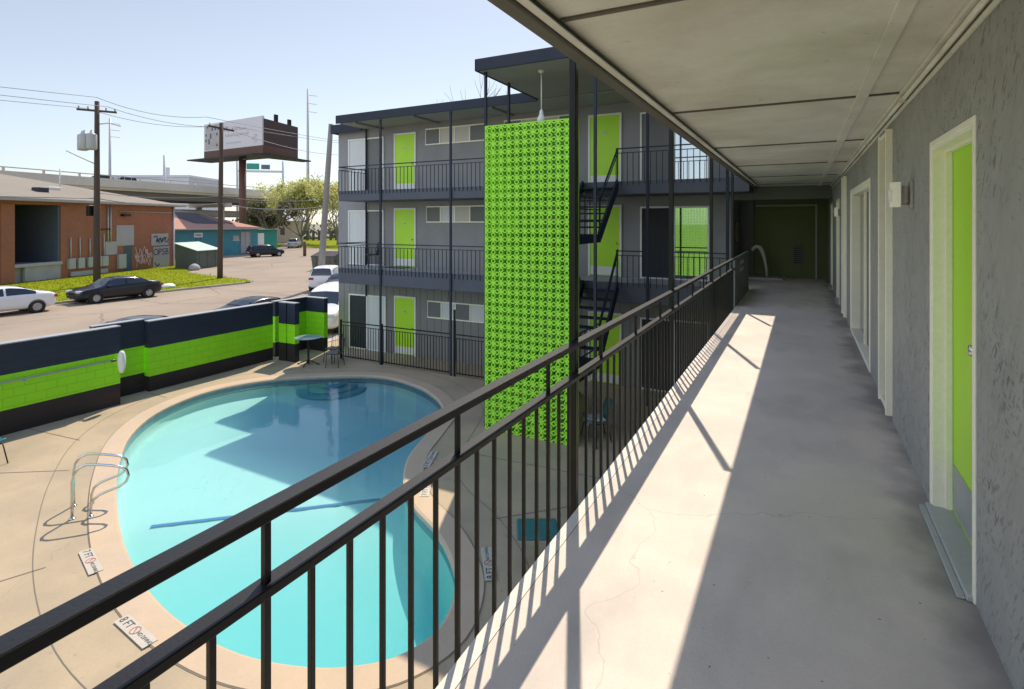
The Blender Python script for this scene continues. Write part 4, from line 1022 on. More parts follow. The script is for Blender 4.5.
m = M(); m.bbox(8.8, 12.6, .02, .14, .1, .5, .01); m.build('cable_tray', 'panelgrey', bw, rel=False)
m = M(); m.tube([(10.2, .2, 4.1), (8.6, .2, 4.1)], .05, 6); m.build('lamp_bracket', 'metal', bw, rel=False)
m = M(); m.bbox(5.66, 7.76, .01, .06, 2.5, 4.45, .01); m.build('board', 'panelgrey', bw, rel=False)
m = M(); m.bbox(7.7, 9.05, .01, .08, 1.72, 2.95, .01); m.build('board', 'panelgrey', bw, rel=False)
m = M(); m.bbox(6.85, 7.72, .02, .3, .35, 1.7, .02); m.build('electric_cabinet', 'meter', bw, rel=False)
m = M(); m.box(5.86, 6.84, .005, .03, -.3, 2.46); m.build('door', 'tealdoor', bw, rel=False)
m = M()
for x in (8.45, 8.75): m.tube([(x, .08, 2.9), (x, .08, 6.2)], .07, 6)
m.build('riser_pipe', 'galv', bw, rel=False)
m = M(); m.tube([(.5, .1, 5.75), (7.5, .1, 5.75)], .05, 6); m.build('wall_pipe', 'concgrey', bw, rel=False)
M().bbox(6.4, 7.3, .05, .4, 5.3, 5.5, .03).build('floodlight', 'metal', bw, rel=False)
m = M(); m.bbox(.96, 3.37, .01, .05, 2.31, 3.55, .01); m.build('board', 'panelgrey', bw, rel=False)
m = M(); m.bbox(.81, 3.1, .01, .05, .05, 2.2, .01); m.build('board', 'panelgrey', bw, rel=False)
def squiggle(m, x0, x1, z0, z1, n, g, r):
    P = []
    for i in range(n): P.append((x0+(x1-x0)*i/(n-1)+g.uniform(-.15, .15), .065+.003*g.random(), g.uniform(z0, z1)))
    Q = []
    for i in range(n-1):
        p0, p1, p2, p3 = (Vector(P[max(0, min(n-1, i+k-1))]) for k in range(4))
        for j in range(5):
            t_ = j/5; Q.append(.5*((2*p1)+(p2-p0)*t_+(2*p0-5*p1+4*p2-p3)*t_*t_+(3*p1-p0-3*p2+p3)*t_**3))
    # flat strokes on the wall
    for a, b in zip(Q, Q[1:]):
        d = (b-a); nn = Vector((-d.z, 0, d.x)).normalized()*r if d.length > 1e-5 else Vector((r, 0, 0))
        e = d*.15
        m.poly([a-nn-e, b-nn+e, b+nn+e, a+nn-e])
g = random.Random(5)
m = M(); squiggle(m, 3.0, 1.1, 2.55, 3.3, 16, g, .05); squiggle(m, 2.9, 1.2, 2.6, 3.2, 12, g, .04)
m.build('graffiti', 'scrawl', bw, rel=False)
m = M(); V_ = [('O', 2.75), ('P', 2.2), ('S', 1.7), ('B', 1.2)]
for ch, x in V_: put_text(m, ch, .95, lambda a, b, x=x: (x-a*1.0, .056, 1.62+b))
m.build('graffiti', 'scrawl', bw, rel=False)
m = M(); squiggle(m, 2.9, 2.2, .15, .6, 8, g, .05); m.build('graffiti', 'scrawl', bw, rel=False)
m = M()
for k in range(5): squiggle(m, 5.5, 3.3, .3+.2*k, 1.5+.2*k, 13, g, .045)
m.build('graffiti', 'scrawl2', bw, rel=False)
m = M(); m.tube([(9.5, -4, 8.0), (9.5, -4, 9.6)], .06, 8); m.bbox(9.8, 11.0, -4.4, -3.6, 7.6, 7.9, .05); m.build('roof_vent', 'whitewall', bw, rel=False)
m = M(); m.bbox(12.3, 13.2, -3, -2.2, 7.1, 7.7, .05); m.build('roof_unit', 'dockdark', bw, rel=False)

# turquoise house
th = thing('turquoise_house', 'turquoise single storey house with red brown hip roof and dark patch', 'house', (-73, 50, 0))
m = M(); m.box(-85, -73, 38, 55.8, -.3, 3.75); m.build('wall', 'turq', th)
m = M(); m.box(-84, -73.3, 55.8, 59.5, -.3, 3.6); m.build('extension_wall', 'turqgreen', th)
m = M(); e = [(-72.2, 37.2, 3.8), (-72.2, 56.4, 3.8), (-85.8, 56.4, 3.8), (-85.8, 37.2, 3.8)]; r_ = [(-79, 42.5, 6.3), (-79, 48.5, 6.3)]
m.poly([e[0], e[1], r_[1], r_[0]]); m.poly([e[1], e[2], r_[1]]); m.poly([e[2], e[3], r_[0], r_[1]]); m.poly([e[3], e[0], r_[0]]); m.poly(e[::-1])
rf = m.build('roof', 'shingle', th)
m = M()
def onroof(y, s): # s: 0 eave, 1 ridge, on the street-side slope
    return (-72.2-6.8*s+.02, y, 3.8+2.5*s+.04)
m.poly([onroof(46.8, .30), onroof(51.2, .26), onroof(48.8, .92), onroof(44.4, .96)]); m.poly([onroof(51.9, .26), onroof(52.5, .26), onroof(49.4, .9), onroof(49.0, .9)])
m.build('roof_patch', 'tarp', rf, recalc=False)
m = M(); m.bbox(-72.25, -72.15, 37.2, 56.4, 3.68, 3.86, .01); m.build('fascia', 'housew', th)
m = M(); m.poly([(-72.6, 55.8, 3.62), (-72.6, 60, 3.62), (-84, 60, 3.62), (-84, 55.8, 3.62)]); m.build('extension_roof', 'turqgreen', th, recalc=False)
s_ = M().bbox(-73.0, -72.94, 45.9, 47.1, 2.65, 3.28, .01).build('sign', 'white', th)
m = M(); squig = random.Random(9)
for k in range(5): m.box(-72.94, -72.935, 46.08+k*.18, 46.17+k*.18, 2.8, 3.1)
m.build('lettering', 'scrawl', s_)
m = M(); m.tube([(-72.95, 46.2, 2.6), (-72.95, 46.2, 1.4)], .05, 6); m.tube([(-72.95, 46.8, 2.6), (-72.95, 46.8, 1.6)], .05, 6); m.build('pipe', 'turqgreen', th)
w_ = M().box(-73.0, -72.97, 51.7, 52.65, 2.1, 2.75).build('window', 'panelgrey', th)
M().bbox(-73, -72.93, 51.62, 52.72, 2.05, 2.12, .005).build('sill', 'white', w_)
d_ = M().box(-73, -72.97, 53.0, 54.4, .2, 3.3).build('door', 'panelgrey', th)
q = M(); q.bbox(-73, -72.9, 52.9, 53.0, .1, 3.4, .01); q.bbox(-73, -72.9, 54.4, 54.5, .1, 3.4, .01); q.bbox(-73, -72.9, 53.65, 53.75, .1, 3.4, .01); q.build('frame', 'concgrey', d_)
M().box(-73.3, -73.26, 56.0, 57.1, .6, 3.05).build('door', 'white', th, label='white side door')
sh = thing('bin_shed', 'dark green shed with pale slanted lid on the grass by the pole', 'shed', (-56, 35.6, 0), R(-70))
m = M(); P = [(-1.8, -1.2), (1.8, -1.2)]
m.poly([(-1.7, -1.2, 0), (1.7, -1.2, 0), (1.7, -1.2, 2.35), (-1.7, -1.2, 2.35)])
m = M(); m.v = [(-1.7, 1.2, 0), (1.7, 1.2, 0), (1.7, -1.2, 0), (-1.7, -1.2, 0), (-1.7, 1.2, 1.8), (1.7, 1.2, 1.8), (1.7, -1.2, 2.5), (-1.7, -1.2, 2.5)]
for f in ((0, 1, 5, 4), (1, 2, 6, 5), (2, 3, 7, 6), (3, 0, 4, 7), (4, 5, 6, 7), (0, 3, 2, 1)): m.face(f)
m.build('body', 'shed', sh, rel=False)
m = M(); m.poly([(-1.85, 1.4, 1.79), (1.85, 1.4, 1.79), (1.85, -1.3, 2.58), (-1.85, -1.3, 2.58)]); o = m.build('lid', 'shedlid', sh, rel=False); o.modifiers.new('thick', 'SOLIDIFY').thickness = .06
for x in (-1.2, 0, 1.2): M().bbox(x-.04, x+.04, 1.2, 1.24, .05, 1.75, .005).build('batten', 'dump', sh, rel=False)
t = thing('rock', 'pale stone block lying beside the green shed', 'rock', (-53.4, 33.6, 0))
M().lathe([(.5, 0), (.55, .2), (.4, .45), (.15, .6), (0, .62)], (0, 0, 0), 7).build('stone', 'concgrey', t, rel=False)
def dumpster(x, y, rz, label):
    t = thing('dumpster', label, 'dumpster', (x, y, 0), rz, 'dumpsters by the side road')
    m = M(); m.v = [(-1.1, -.8, .15), (1.1, -.8, .15), (1.1, .8, .15), (-1.1, .8, .15), (-1.2, -.95, 1.35), (1.2, -.95, 1.35), (1.2, .95, 1.75), (-1.2, .95, 1.75)]
    for f in ((0, 1, 5, 4), (1, 2, 6, 5), (2, 3, 7, 6), (3, 0, 4, 7), (4, 5, 6, 7), (0, 3, 2, 1)): m.face(f)
    m.build('body', 'dump', t, rel=False)
    for sx_ in (-1, 1):
        q = M(); q.poly([(sx_*.02, -1.0, 1.38), (sx_*1.24, -1.0, 1.38), (sx_*1.24, .98, 1.8), (sx_*.02, .98, 1.8)]); o = q.build('lid', 'tyre', t, rel=False); o.modifiers.new('thick', 'SOLIDIFY').thickness = .05
        M().bbox(sx_*1.2-.06, sx_*1.2+.06, -.5, .5, .8, 1.0, .01).build('lift_sleeve', 'dump', t, rel=False)
    q = M()
    for x in (-.7, 0, .7): q.bar((x, -.86, .2), (x, -.96, 1.3), .06, .06)
    q.build('rib', 'dump', t, rel=False)
dumpster(-42.0, 40.0, R(20), 'grey green metal dumpster with black lids behind the leaning pole')
dumpster(-38.6, 40.6, R(10), 'dark metal dumpster half hidden by the building corner')
t = thing('bollard', 'rust brown steel post at the edge of the side road', 'bollard', (-61.5, 54.5, 0))
M().tube([(0, 0, 0), (0, 0, 1.95)], .22, 12).build('post', 'rust', t, rel=False); M().lathe([(.22, 0), (.2, .05), (.1, .1), (0, .11)], (0, 0, 1.95), 12).build('cap', 'rust', t, rel=False)

# ------------------------------------------------------------------ overpass
hw = thing('highway_overpass', 'pale concrete highway overpass crossing behind the roofs', 'overpass', (-110, 60, 0), 0)
HP = [(-99.5, -60), (-106, 20), (-108, 38), (-112.5, 60), (-117, 85), (-124, 125), (-136, 190)]
def hwy_strip(m, off0, off1, z0, z1):
    A = []
    for i, p in enumerate(HP):
        a = Vector(HP[max(0, i-1)]); b = Vector(HP[min(len(HP)-1, i+1)]); d = (b-a).normalized(); nrm = Vector((d.y, -d.x))
        A.append((Vector(p)+nrm*off0, Vector(p)+nrm*off1))
    for (a0, a1), (b0, b1) in zip(A, A[1:]):
        b = len(m.v)
        m.v += [(*a0, z0), (*a1, z0), (*b1, z0), (*b0, z0), (*a0, z1), (*a1, z1), (*b1, z1), (*b0, z1)]
        for f in ((0, 3, 2, 1), (4, 5, 6, 7), (0, 1, 5, 4), (1, 2, 6, 5), (2, 3, 7, 6), (3, 0, 4, 7)): m.face([b+i for i in f])
m = M(); hwy_strip(m, .5, .0, 11.1, 12.6); m.build('barrier', 'hwy', hw)
m = M(); hwy_strip(m, .0, -16, 10.6, 11.1); m.build('deck', 'hwy', hw)
m = M(); hwy_strip(m, -.6, -1.4, 9.2, 10.6); hwy_strip(m, -7, -8, 9.2, 10.6); hwy_strip(m, -14, -15, 9.2, 10.6); m.build('girder', 'hwydark', hw)
m = M(); hwy_strip(m, -15.6, -16, 11.1, 12.4); m.build('barrier', 'hwy', hw)
m = M(); hwy_strip(m, .3, .2, 13.1, 13.25); m.build('guard_rail', 'galv', hw)
k = 0
for (a, b) in zip(HP, HP[1:]):
    L = math.hypot(b[0]-a[0], b[1]-a[1]); nn = max(1, round(L/6.))
    for i in range(nn):
        f = i/nn; x, y = a[0]+(b[0]-a[0])*f, a[1]+(b[1]-a[1])*f
        if y < 5 or y > 130: continue
        M().box(x+.1, x+.4, y-.15, y+.15, 12.6, 13.25).build('rail_post', 'hwy', hw)
for y, x in ((30, -107.2), (56, -111.5), (82, -116.5), (108, -121)):
    M().tube([(x-3.5, y, -.1), (x-3.5, y, 8.3)], .7, 14).build('column', 'hwy', hw); M().tube([(x-12, y, -.1), (x-12, y, 8.3)], .7, 14).build('column', 'hwy', hw)
    M().box(x-15.5, x-.8, y-.8, y+.8, 8.2, 9.2).build('pier_cap', 'hwy', hw)
car('highway_car', 'dark car driving on the overpass at the far left', 'car', (-108.6, 31, 11.1), R(-95), 'charcoal', 5.2, 2.1, 2.9, 'suv')
car('highway_car', 'small dark car on the overpass behind the transformer pole', 'car', (-112.6, 53.0, 11.1), R(-100), 'black', 4.8, 1.9, 2.15, 'suv')
car('highway_car', 'white car on the overpass right of the transformer pole', 'car', (-113.5, 57.6, 11.1), R(-100), 'white', 4.8, 1.9, 2.3, 'suv')
t = thing('white_warehouse', 'long white flat roofed building beyond the overpass', 'building', (-222, 109, 0), R(28))
M().box(0, 28, 0, 22, 0, 21).build('wall', 'whitewall', t, rel=False)
M().box(-.3, 28.3, -.3, 22.3, 21, 21.8).build('parapet', 'whitewall', t, rel=False)
M().box(17, 18, 4, 5, 21.8, 25).build('chimney', 'galv', t, rel=False)
t = thing('white_canopy', 'low white canopy roof glimpsed under the overpass', 'canopy', (-135, 84, 0), R(-68))
M().bbox(-14, 14, -8, 8, 6.0, 7.6, .3).build('roof', 'whitewall', t, rel=False)
for x in (-12, 0, 12): M().tube([(x, 6, 0), (x, 6, 6)], .25, 8).build('column', 'whitewall', t, rel=False)
t = thing('distant_house', 'far pale house with white roof between the trees', 'house', (-110, 89, 0), R(30))
M().box(-5, 5, -4, 4, 0, 5).build('wall', 'housew', t, rel=False)
q = M(); q.v = [(-5.5, -4.5, 5), (5.5, -4.5, 5), (5.5, 4.5, 5), (-5.5, 4.5, 5), (-5.5, 0, 7.5), (5.5, 0, 7.5)]
for f in ((0, 1, 5, 4), (2, 3, 4, 5), (0, 4, 3), (1, 2, 5), (0, 3, 2, 1)): q.face(f)
q.build('roof', 'whitewall', t, rel=False)
for x in (-3, 0, 3): M().box(x-.5, x+.5, -4.03, -4.0, 1.8, 3.4).build('window', 'darkglass', t, rel=False)
t = thing('board_fence', 'dark grey board fence at the far edge of the lawn', 'fence', (-118, 112, 0))
m = M()
for k in range(42):
    f = k/42; x, y = -103+(-28)*f*-1.15-0, 96+34*f
    x = -112+24*f*1.6-8; y = 92+46*f
    m.box(x-.45, x+.45, y-.05, y+.05, 0, 2.6+.05*math.sin(k*3))
m.build('board_panel', 'fencegrey', t)

# billboard
bb = thing('billboard', 'two sided billboard on a brown pole above the turquoise house', 'billboard', (-80.5, 58.7, 0))
M().tube([(-80.5, 58.7, -.1), (-80.5, 58.7, 15.5)], .55, 20).build('pole', 'rust', bb)
A_, B_, C_ = (-88.4, 57.3), (-72.9, 56.5), (-74.6, 64.7)
def wallstrip(m, a, b, z0, z1, th, rise=0):
    a, b = Vector(a), Vector(b); d = (b-a).normalized(); nrm = Vector((d.y, -d.x))*th
    p = [a, b, b-nrm, a-nrm]; m.prism([tuple(x) for x in p], z0, z1)
m = M(); wallstrip(m, A_, B_, 16.5, 21.0, .35); f1 = m.build('advert_face', 'boardwhite', bb)
m = M(); wallstrip(m, (-72.75, 56.75), C_, 16.5, 20.6, .35); m.build('slatted_face', 'boardblack', bb)
m = M(); wallstrip(m, A_, (-72.7, 56.45), 15.2, 16.5, .5); wallstrip(m, (-72.75, 56.75), C_, 15.2, 16.5, .4); m.build('apron', 'rust', bb)
m = M(); m.prism([(-91, 56.0), (-73.5, 55.2), (-71.5, 56.5), (-73.6, 66.6), (-75.5, 66.4), (-76, 60), (-90.6, 60)], 14.95, 15.15); m.build('catwalk', 'metal', bb)
for f in (.35, .75): x, y = -72.75+(C_[0]+72.75)*f, 56.75+(C_[1]-56.75)*f; M().box(x-.35, x-.05, y-.3, y+.3, 20.6, 21.9-.5*f).build('lamp_support', 'metal', bb)
def onface(a, z): # a metres along the advert face
    f = a/15.52; return (A_[0]+(B_[0]-A_[0])*f+.003, A_[1]+(B_[1]-A_[1])*f-.03, z)
g = random.Random(11)
m = M()
def cursive(m, a0, a1, z0, amp, n, r):
    P = [Vector(onface(a0+(a1-a0)*i/n, z0+amp*(math.sin(i*1.9)+.6*g.uniform(-1, 1)))) for i in range(n+1)]
    for a, b in zip(P, P[1:]): m.poly([a+Vector((0, 0, -r)), b+Vector((0, 0, -r)), b+Vector((0, 0, r)), a+Vector((0, 0, r))])
cursive(m, 5.4, 11.6, 19.5, .22, 26, .07); cursive(m, 5.9, 12.2, 18.6, .22, 28, .07); cursive(m, 6.2, 10.2, 17.4, .08, 20, .04)
m.build('lettering', 'panelgrey', f1, recalc=False, label='rows of faint grey handwriting')
m = M()
for i, (a0, a1, z0, z1) in enumerate(((.4, 4.4, 16.7, 20.7), (4.9, 6.2, 17.5, 19.2), (12.8, 14.2, 17.0, 18.4))):
    if i == 0:
        for j in range(9):
            for k in range(9):
                m.mat(g.choice([0, 0, 1, 2, 3])); m.poly([onface(a0+(a1-a0)*(j+x_)/9+.0, z0+(z1-z0)*(k+y_)/9) for x_, y_ in ((0, 0), (1, 0), (1, 1), (0, 1))])
m.build('picture_patch', ['panelgrey', 'dockside', 'housew', 'meter'], f1, recalc=False, label='blurred blue and pink picture')
m = M()
for k in range(8): m.poly([onface(13.4+.5*math.sin(k*1.3)+dx, 17+k*.17+dz) for dx, dz in ((0, 0), (.5, .05), (.5, .12), (0, .09))])
m.build('emblem', 'meter', f1, recalc=False)
t = thing('road_sign_gantry', 'distant green and blue road signs seen below the billboard', 'road sign', (-135, 104, 0), R(40))
for x in (-6, 6): M().tube([(x, 0, 0), (x, 0, 22)], .3, 8).build('post', 'galv', t, rel=False)
M().bar((-6, 0, 19), (6, 0, 19), .4, .6).build('crossbeam', 'galv', t, rel=False)
M().bbox(-3.5, -.2, -.4, -.2, 19.5, 21.2, .05).build('sign_panel', 'turqgreen', t, rel=False); M().bbox(.3, 2.6, -.4, -.2, 19.6, 20.9, .05).build('sign_panel', 'dockside', t, rel=False)

# ------------------------------------------------------------------ poles and wires
def upole(name, label, base, top, r0, r1, m_, arms, extra=None):
    t = thing(name, label, 'utility pole', base, 0, 'utility poles along the street')
    b, tp = Vector(base), Vector(top); n = 6
    M().tube([b.lerp(tp, i/n) for i in range(n+1)], [r0+(r1-r0)*i/n for i in range(n+1)], 12).build('shaft', m_, t)
    for z, half, ang in arms:
        c = b.lerp(tp, (z-b.z)/(tp.z-b.z)); d = Vector((math.cos(ang), math.sin(ang), 0))
        a = M().bar(c-d*half, c+d*half, .12, .14).build('crossarm', m_, t)
        for s_ in (-.9, -.45, .45, .9):
            p = c+d*half*s_; M().lathe([(.03, .07), (.06, .12), (.05, .2), (.07, .24), (.0, .3)], p, 8).build('insulator', 'galv', a)
    return t
p1 = upole('utility_pole', 'dark wooden utility pole with grey transformers before the brick warehouse', (-46.28, 21.74, -.05), (-46.28, 21.74, 13.7), .24, .15, 'timber', [(13.0, 1.2, R(60))])
for dx, dy in ((-.72, -.42), (-.12, -.55), (.42, -.3)):
    M().lathe([(.0, 10.0), (.30, 10.03), (.33, 10.15), (.33, 11.1), (.27, 11.2), (.12, 11.25), (.08, 11.45), (.0, 11.5)], (-46.28+dx*.9, 21.74+dy*.9-.25, 0), 16).build('transformer', 'meter', p1)
M().tube([(-46.28, 21.74, 12.0), (-45.6, 22.2, 12.1), (-45.0, 22.7, 11.9)], .04, 6).build('bracket', 'galv', p1)
M().tube([(-46.28, 21.74, 9.0), (-47.3, 21.0, 9.6), (-47.9, 20.5, 10.0)], .04, 6).build('lamp_arm', 'galv', p1)
M().bbox(-46.9, -46.5, 21.3, 21.7, 5.2, 6.0, .04).build('cable_box', 'metal', p1)
upole('utility_pole', 'dark wooden utility pole standing on the tip of the grass verge', (-42.9, 29.19, 0), (-42.8, 29.25, 13.0), .22, .15, 'timber', [(12.55, 1.3, R(100))])
upole('utility_pole', 'grey leaning utility pole beside the apartment roof corner', (-31.16, 29.01, -.05), (-30.45, 29.39, 11.9), .26, .17, 'greytimber', [])
def mast(x, y, h, label, arms=True):
    t = thing('power_mast', label, 'mast', (x, y, 0), 0, 'thin power masts far behind')
    M().tube([(x, y, 0), (x, y, h)], [.5, .25], 8).build('shaft', 'galv', t)
    if arms:
        for k in range(3): M().bar((x, y, h*(.96-.055*k)), (x+1.8, y+1.6, h*(.96-.055*k)-.2), .12).build('arm', 'galv', t)
mast(-119.2, 106.7, 41, 'tallest thin grey power mast, right of the billboard')
mast(-166.9, 81.5, 33, 'thin grey power mast right of the transformer pole')
mast(-129, 74.2, 20, 'short thin post standing on the overpass left of the billboard pole', False)
def wire(P, label, r=.018, sag=.5):
    q = M()
    for a, b in zip(P, P[1:]):
        a, b = Vector(a), Vector(b); pts = []
        for i in range(17):
            f = i/16; p = a.lerp(b, f); p.z -= sag*4*f*(1-f); pts.append(p)
        q.tube(pts, r, 5)
    tag(q.build('power_line', 'wire'), label, 'power line', 'overhead power lines')
wire([(-58, -20, 14.4), (-46.3, 21.7, 14.0), (-42.9, 28.0, 13.3), (-36, 60, 13)], 'uppermost overhead wire strung to the very top of the transformer pole', .02)
wire([(-56.5, -20, 14.1), (-45.6, 22.1, 13.3), (-42.7, 30.3, 12.85), (-34, 60, 13)], 'second overhead wire on the right tip of the crossarm', .02)
wire([(-58.5, -20, 13.5), (-47.0, 21.4, 13.2), (-43.2, 28.9, 12.7)], 'overhead wire on the left tip of the crossarm of the transformer pole', .018)
wire([(-57, -20, 7.4), (-46.2, 21.7, 6.5), (-42.9, 29.2, 6.3), (-30.8, 29.2, 5.9)], 'low thick cable crossing the brick warehouse front', .035, .35)
wire([(-46.2, 21.7, 6.9), (-42.9, 29.2, 6.9), (-30.75, 29.2, 6.4)], 'low thin cable above the turquoise house', .02, .25)
wire([(-42.9, 29.2, 12.7), (-74, 80, 18)], 'slanting wire running past the slatted billboard side', .03, 1.2)

# ------------------------------------------------------------------ trees
def branch(m, p, d, L, r, depth, g, spread=.6, tips=None, n=5, up=.12):
    q = [Vector(p)]; dd = Vector(d).normalized()
    for i in range(3):
        dd = (dd+Vector((g.uniform(-1, 1), g.uniform(-1, 1), g.uniform(-.6, 1)))*.16+Vector((0, 0, up*.3))).normalized(); q.append(q[-1]+dd*L/3)
    m.tube(q, [r, r*.88, r*.76, r*.62], n, cap=False)
    if depth == 0:
        if tips is not None: tips.append(q[-1])
        return
    for k in range(g.choice((2, 3, 3))):
        nd = (dd+Vector((g.uniform(-1, 1), g.uniform(-1, 1), g.uniform(-.5, .9)))*spread).normalized()
        branch(m, q[-1] if k < 2 else q[2], nd, L*g.uniform(.62, .85), r*.6, depth-1, g, spread, tips, max(3, n-1), up)
def leaves(m, centers, rad, per, size, g):
    for c in centers:
        cm = g.choice((0, 0, 0, 1)); R_ = rad*g.uniform(.5, 1.3)
        for k in range(per):
            v = Vector((g.gauss(0, 1), g.gauss(0, 1), g.gauss(0, .8))).normalized()*R_*g.random()**.5; p = c+v
            a = Vector((g.gauss(0, 1), g.gauss(0, 1), g.gauss(0, 1))).normalized(); b = a.orthogonal().normalized(); s_ = size*g.uniform(.5, 1.4)
            m.mat(cm); m.poly([p-a*s_, p+b*s_*.5, p+a*s_, p-b*s_*.5])
def tree(name, label, x, y, h, trunk, r, depth, seed, leafm=None, rad=1., per=40, size=.2, spread=.6, bark='bark', limbs=4, reach=.34):
    g = random.Random(seed); t = thing(name, label, 'tree', (x, y, 0)); m = M(); tips = []
    m.tube([(x, y, -.2), (x+.05*r, y, trunk*.5), (x+g.uniform(-.3, .3), y, trunk)], [r*1.25, r, r*.8], 9, cap=False)
    m.build('trunk', bark, t)
    q = M()
    for k in range(limbs):
        a = 2*math.pi*k/limbs+g.uniform(-.4, .4)
        branch(q, (x, y, trunk-.1), (math.cos(a)*.7, math.sin(a)*.7, g.uniform(.5, 1.1)), (h-trunk)*reach, r*.55, depth, g, spread, tips)
    q.build('branches', bark, t)
    if leafm:
        l = M(); leaves(l, tips, rad, per, size, g); l.build('crown', leafm, t, recalc=False)
tree('leafy_tree', 'yellow green leafing tree beyond the lawn, right of the billboard', -97, 85, 13.5, 1.5, .30, 4, 21, ['leafy', 'leafy2'], 1.7, 44, .25, .9, 'twig', limbs=7)
tree('leafy_tree', 'sparse yellowish tree behind the leaning pole', -84, 83, 12.5, 2.4, .3, 4, 31, ['leafy', 'leafy2'], 1.4, 14, .24, .8, 'twig', limbs=6)
tree('dark_tree', 'dark gnarled tree with bare top branches beside the billboard pole', -86.5, 68.5, 11.5, 3.0, .42, 4, 8, ['leafd', 'leafd'], .8, 9, .26, .6, reach=.26)
tree('bare_tree', 'bare twiggy tree behind the apartment roof left of the canopy', -20.5, 33, 14.0, 5, .2, 4, 14, None, spread=.5, bark='twig')
tree('bare_tree', 'bare twiggy tree rising behind the stair canopy posts', -16.5, 32, 13.5, 5, .2, 4, 17, None, spread=.6, bark='twig')
tree('bare_tree', 'bare brownish tree at the left end of the far apartment wing', -37.0, 42, 11.5, 4, .22, 4, 25, ['twig', 'twig'], .5, 5, .12, spread=.6, bark='twig')
tree('dark_tree', 'low dark tree massed under the overpass behind the turquoise house', -91, 71.5, 7.5, 1.8, .35, 3, 41, ['leafd', 'leafd'], 1.5, 46, .34, .8)
tree('leafy_tree', 'broad greenish tree at the far right edge of the lawn', -112, 120, 12, 3, .4, 4, 52, ['leafy', 'leafy2'], 1.5, 22, .36, .8)
m = M(); g = random.Random(77)
cs = [Vector((-150+g.uniform(-20, 30)-k*0.0, 60+k*2.1, g.uniform(.5, 4.5))) for k in range(70)]
leaves(m, cs, 3.0, 60, .6, g)
struct(m.build('treeline', ['leafd', 'leafy2'], recalc=False), 'stuff')

# ------------------------------------------------------------------ light, sky, camera
SUN = Vector((-.280, .715, 1.)).normalized()
w = bpy.data.worlds.new('World'); sc.world = w; w.use_nodes = True
nt = w.node_tree; bg = nt.nodes['Background']; sky = nt.nodes.new('ShaderNodeTexSky'); sky.sky_type = 'NISHITA'; sky.sun_disc = False
sky.sun_elevation = math.asin(SUN.z); sky.sun_rotation = math.atan2(SUN.x, SUN.y); sky.altitude = 100; sky.air_density = 1.0; sky.dust_density = .5; sky.ozone_density = 1.0
hs = nt.nodes.new('ShaderNodeHueSaturation'); hs.inputs['Saturation'].default_value = .60; nt.links.new(sky.outputs[0], hs.inputs['Color'])
# paled sky low down; unseen zenith boosted in blue to cool the shade
tz = nt.nodes.new('ShaderNodeTexCoord'); sz = nt.nodes.new('ShaderNodeSeparateXYZ'); nt.links.new(tz.outputs['Generated'], sz.inputs[0])
mz = nt.nodes.new('ShaderNodeMapRange'); mz.interpolation_type = 'SMOOTHSTEP'; mz.inputs['From Min'].default_value = .42; mz.inputs['From Max'].default_value = .75; nt.links.new(sz.outputs[2], mz.inputs['Value'])
zb = nt.nodes.new('ShaderNodeVectorMath'); zb.operation = 'MULTIPLY'; zb.inputs[1].default_value = (1.1, 1.35, 1.75); nt.links.new(sky.outputs[0], zb.inputs[0])
zm = nt.nodes.new('ShaderNodeMix'); zm.data_type = 'RGBA'; nt.links.new(mz.outputs[0], zm.inputs[0]); nt.links.new(hs.outputs[0], zm.inputs[6]); nt.links.new(zb.outputs[0], zm.inputs[7])
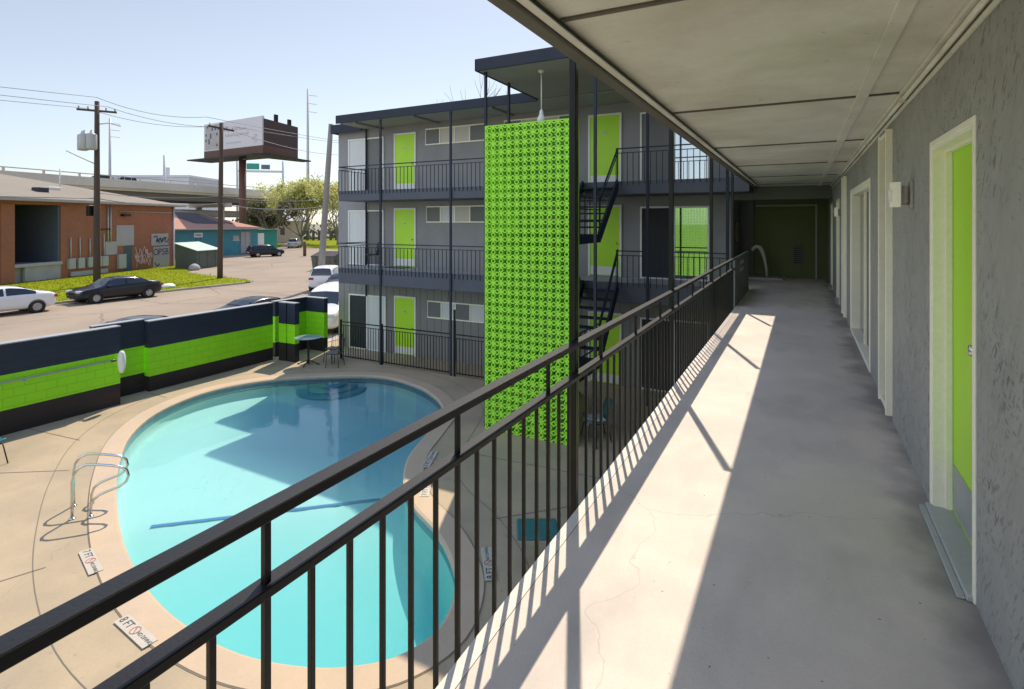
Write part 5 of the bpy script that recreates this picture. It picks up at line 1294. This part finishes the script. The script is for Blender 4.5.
# bright noisy cloud added out of view behind the camera to fill the shade
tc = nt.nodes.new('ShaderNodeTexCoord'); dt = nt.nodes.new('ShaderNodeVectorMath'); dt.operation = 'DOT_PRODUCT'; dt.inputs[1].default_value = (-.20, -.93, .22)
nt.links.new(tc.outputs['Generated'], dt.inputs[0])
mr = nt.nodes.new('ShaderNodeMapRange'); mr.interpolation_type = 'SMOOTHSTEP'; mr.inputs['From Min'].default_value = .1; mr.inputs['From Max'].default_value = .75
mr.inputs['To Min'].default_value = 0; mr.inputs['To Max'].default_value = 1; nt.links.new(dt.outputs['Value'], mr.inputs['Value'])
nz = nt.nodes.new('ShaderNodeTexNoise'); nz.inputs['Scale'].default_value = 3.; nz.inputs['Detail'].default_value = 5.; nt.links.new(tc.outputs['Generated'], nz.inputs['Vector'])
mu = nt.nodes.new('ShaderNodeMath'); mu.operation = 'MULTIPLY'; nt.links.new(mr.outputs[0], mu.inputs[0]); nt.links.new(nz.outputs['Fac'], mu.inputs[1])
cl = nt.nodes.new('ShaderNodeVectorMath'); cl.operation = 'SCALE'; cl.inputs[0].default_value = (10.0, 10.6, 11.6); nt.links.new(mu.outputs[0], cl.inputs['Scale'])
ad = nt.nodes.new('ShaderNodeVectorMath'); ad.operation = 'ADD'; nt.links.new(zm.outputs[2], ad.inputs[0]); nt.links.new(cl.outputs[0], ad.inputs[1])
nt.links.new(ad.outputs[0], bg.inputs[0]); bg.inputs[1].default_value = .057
ld = bpy.data.lights.new('sun', 'SUN'); ld.energy = 2.3; ld.angle = R(.5); ld.color = (1., .865, .70)
lo = bpy.data.objects.new('sun', ld); COL.objects.link(lo); lo.rotation_euler = SUN.to_track_quat('Z', 'Y').to_euler(); lo.location = (-10, 20, 40)
cd = bpy.data.cameras.new('camera'); co = bpy.data.objects.new('camera', cd); COL.objects.link(co)
cd.sensor_width = 36; cd.lens = 36*550/1024; cd.shift_y = -(344.5-222)/1024; cd.clip_start = .05; cd.clip_end = 3000
co.location = (0, 0, 4.75); co.rotation_euler = (R(90), 0, math.atan(290/550)); sc.camera = co
sc.view_settings.view_transform = 'Standard'; sc.view_settings.look = 'None'; sc.view_settings.exposure = 1.27; sc.view_settings.gamma = 1
cy = sc.cycles; cy.max_bounces = 8; cy.volume_bounces = 1; cy.diffuse_bounces = 5; cy.glossy_bounces = 4; cy.transparent_max_bounces = 12; cy.use_denoising = True
cy.sample_clamp_indirect = 6
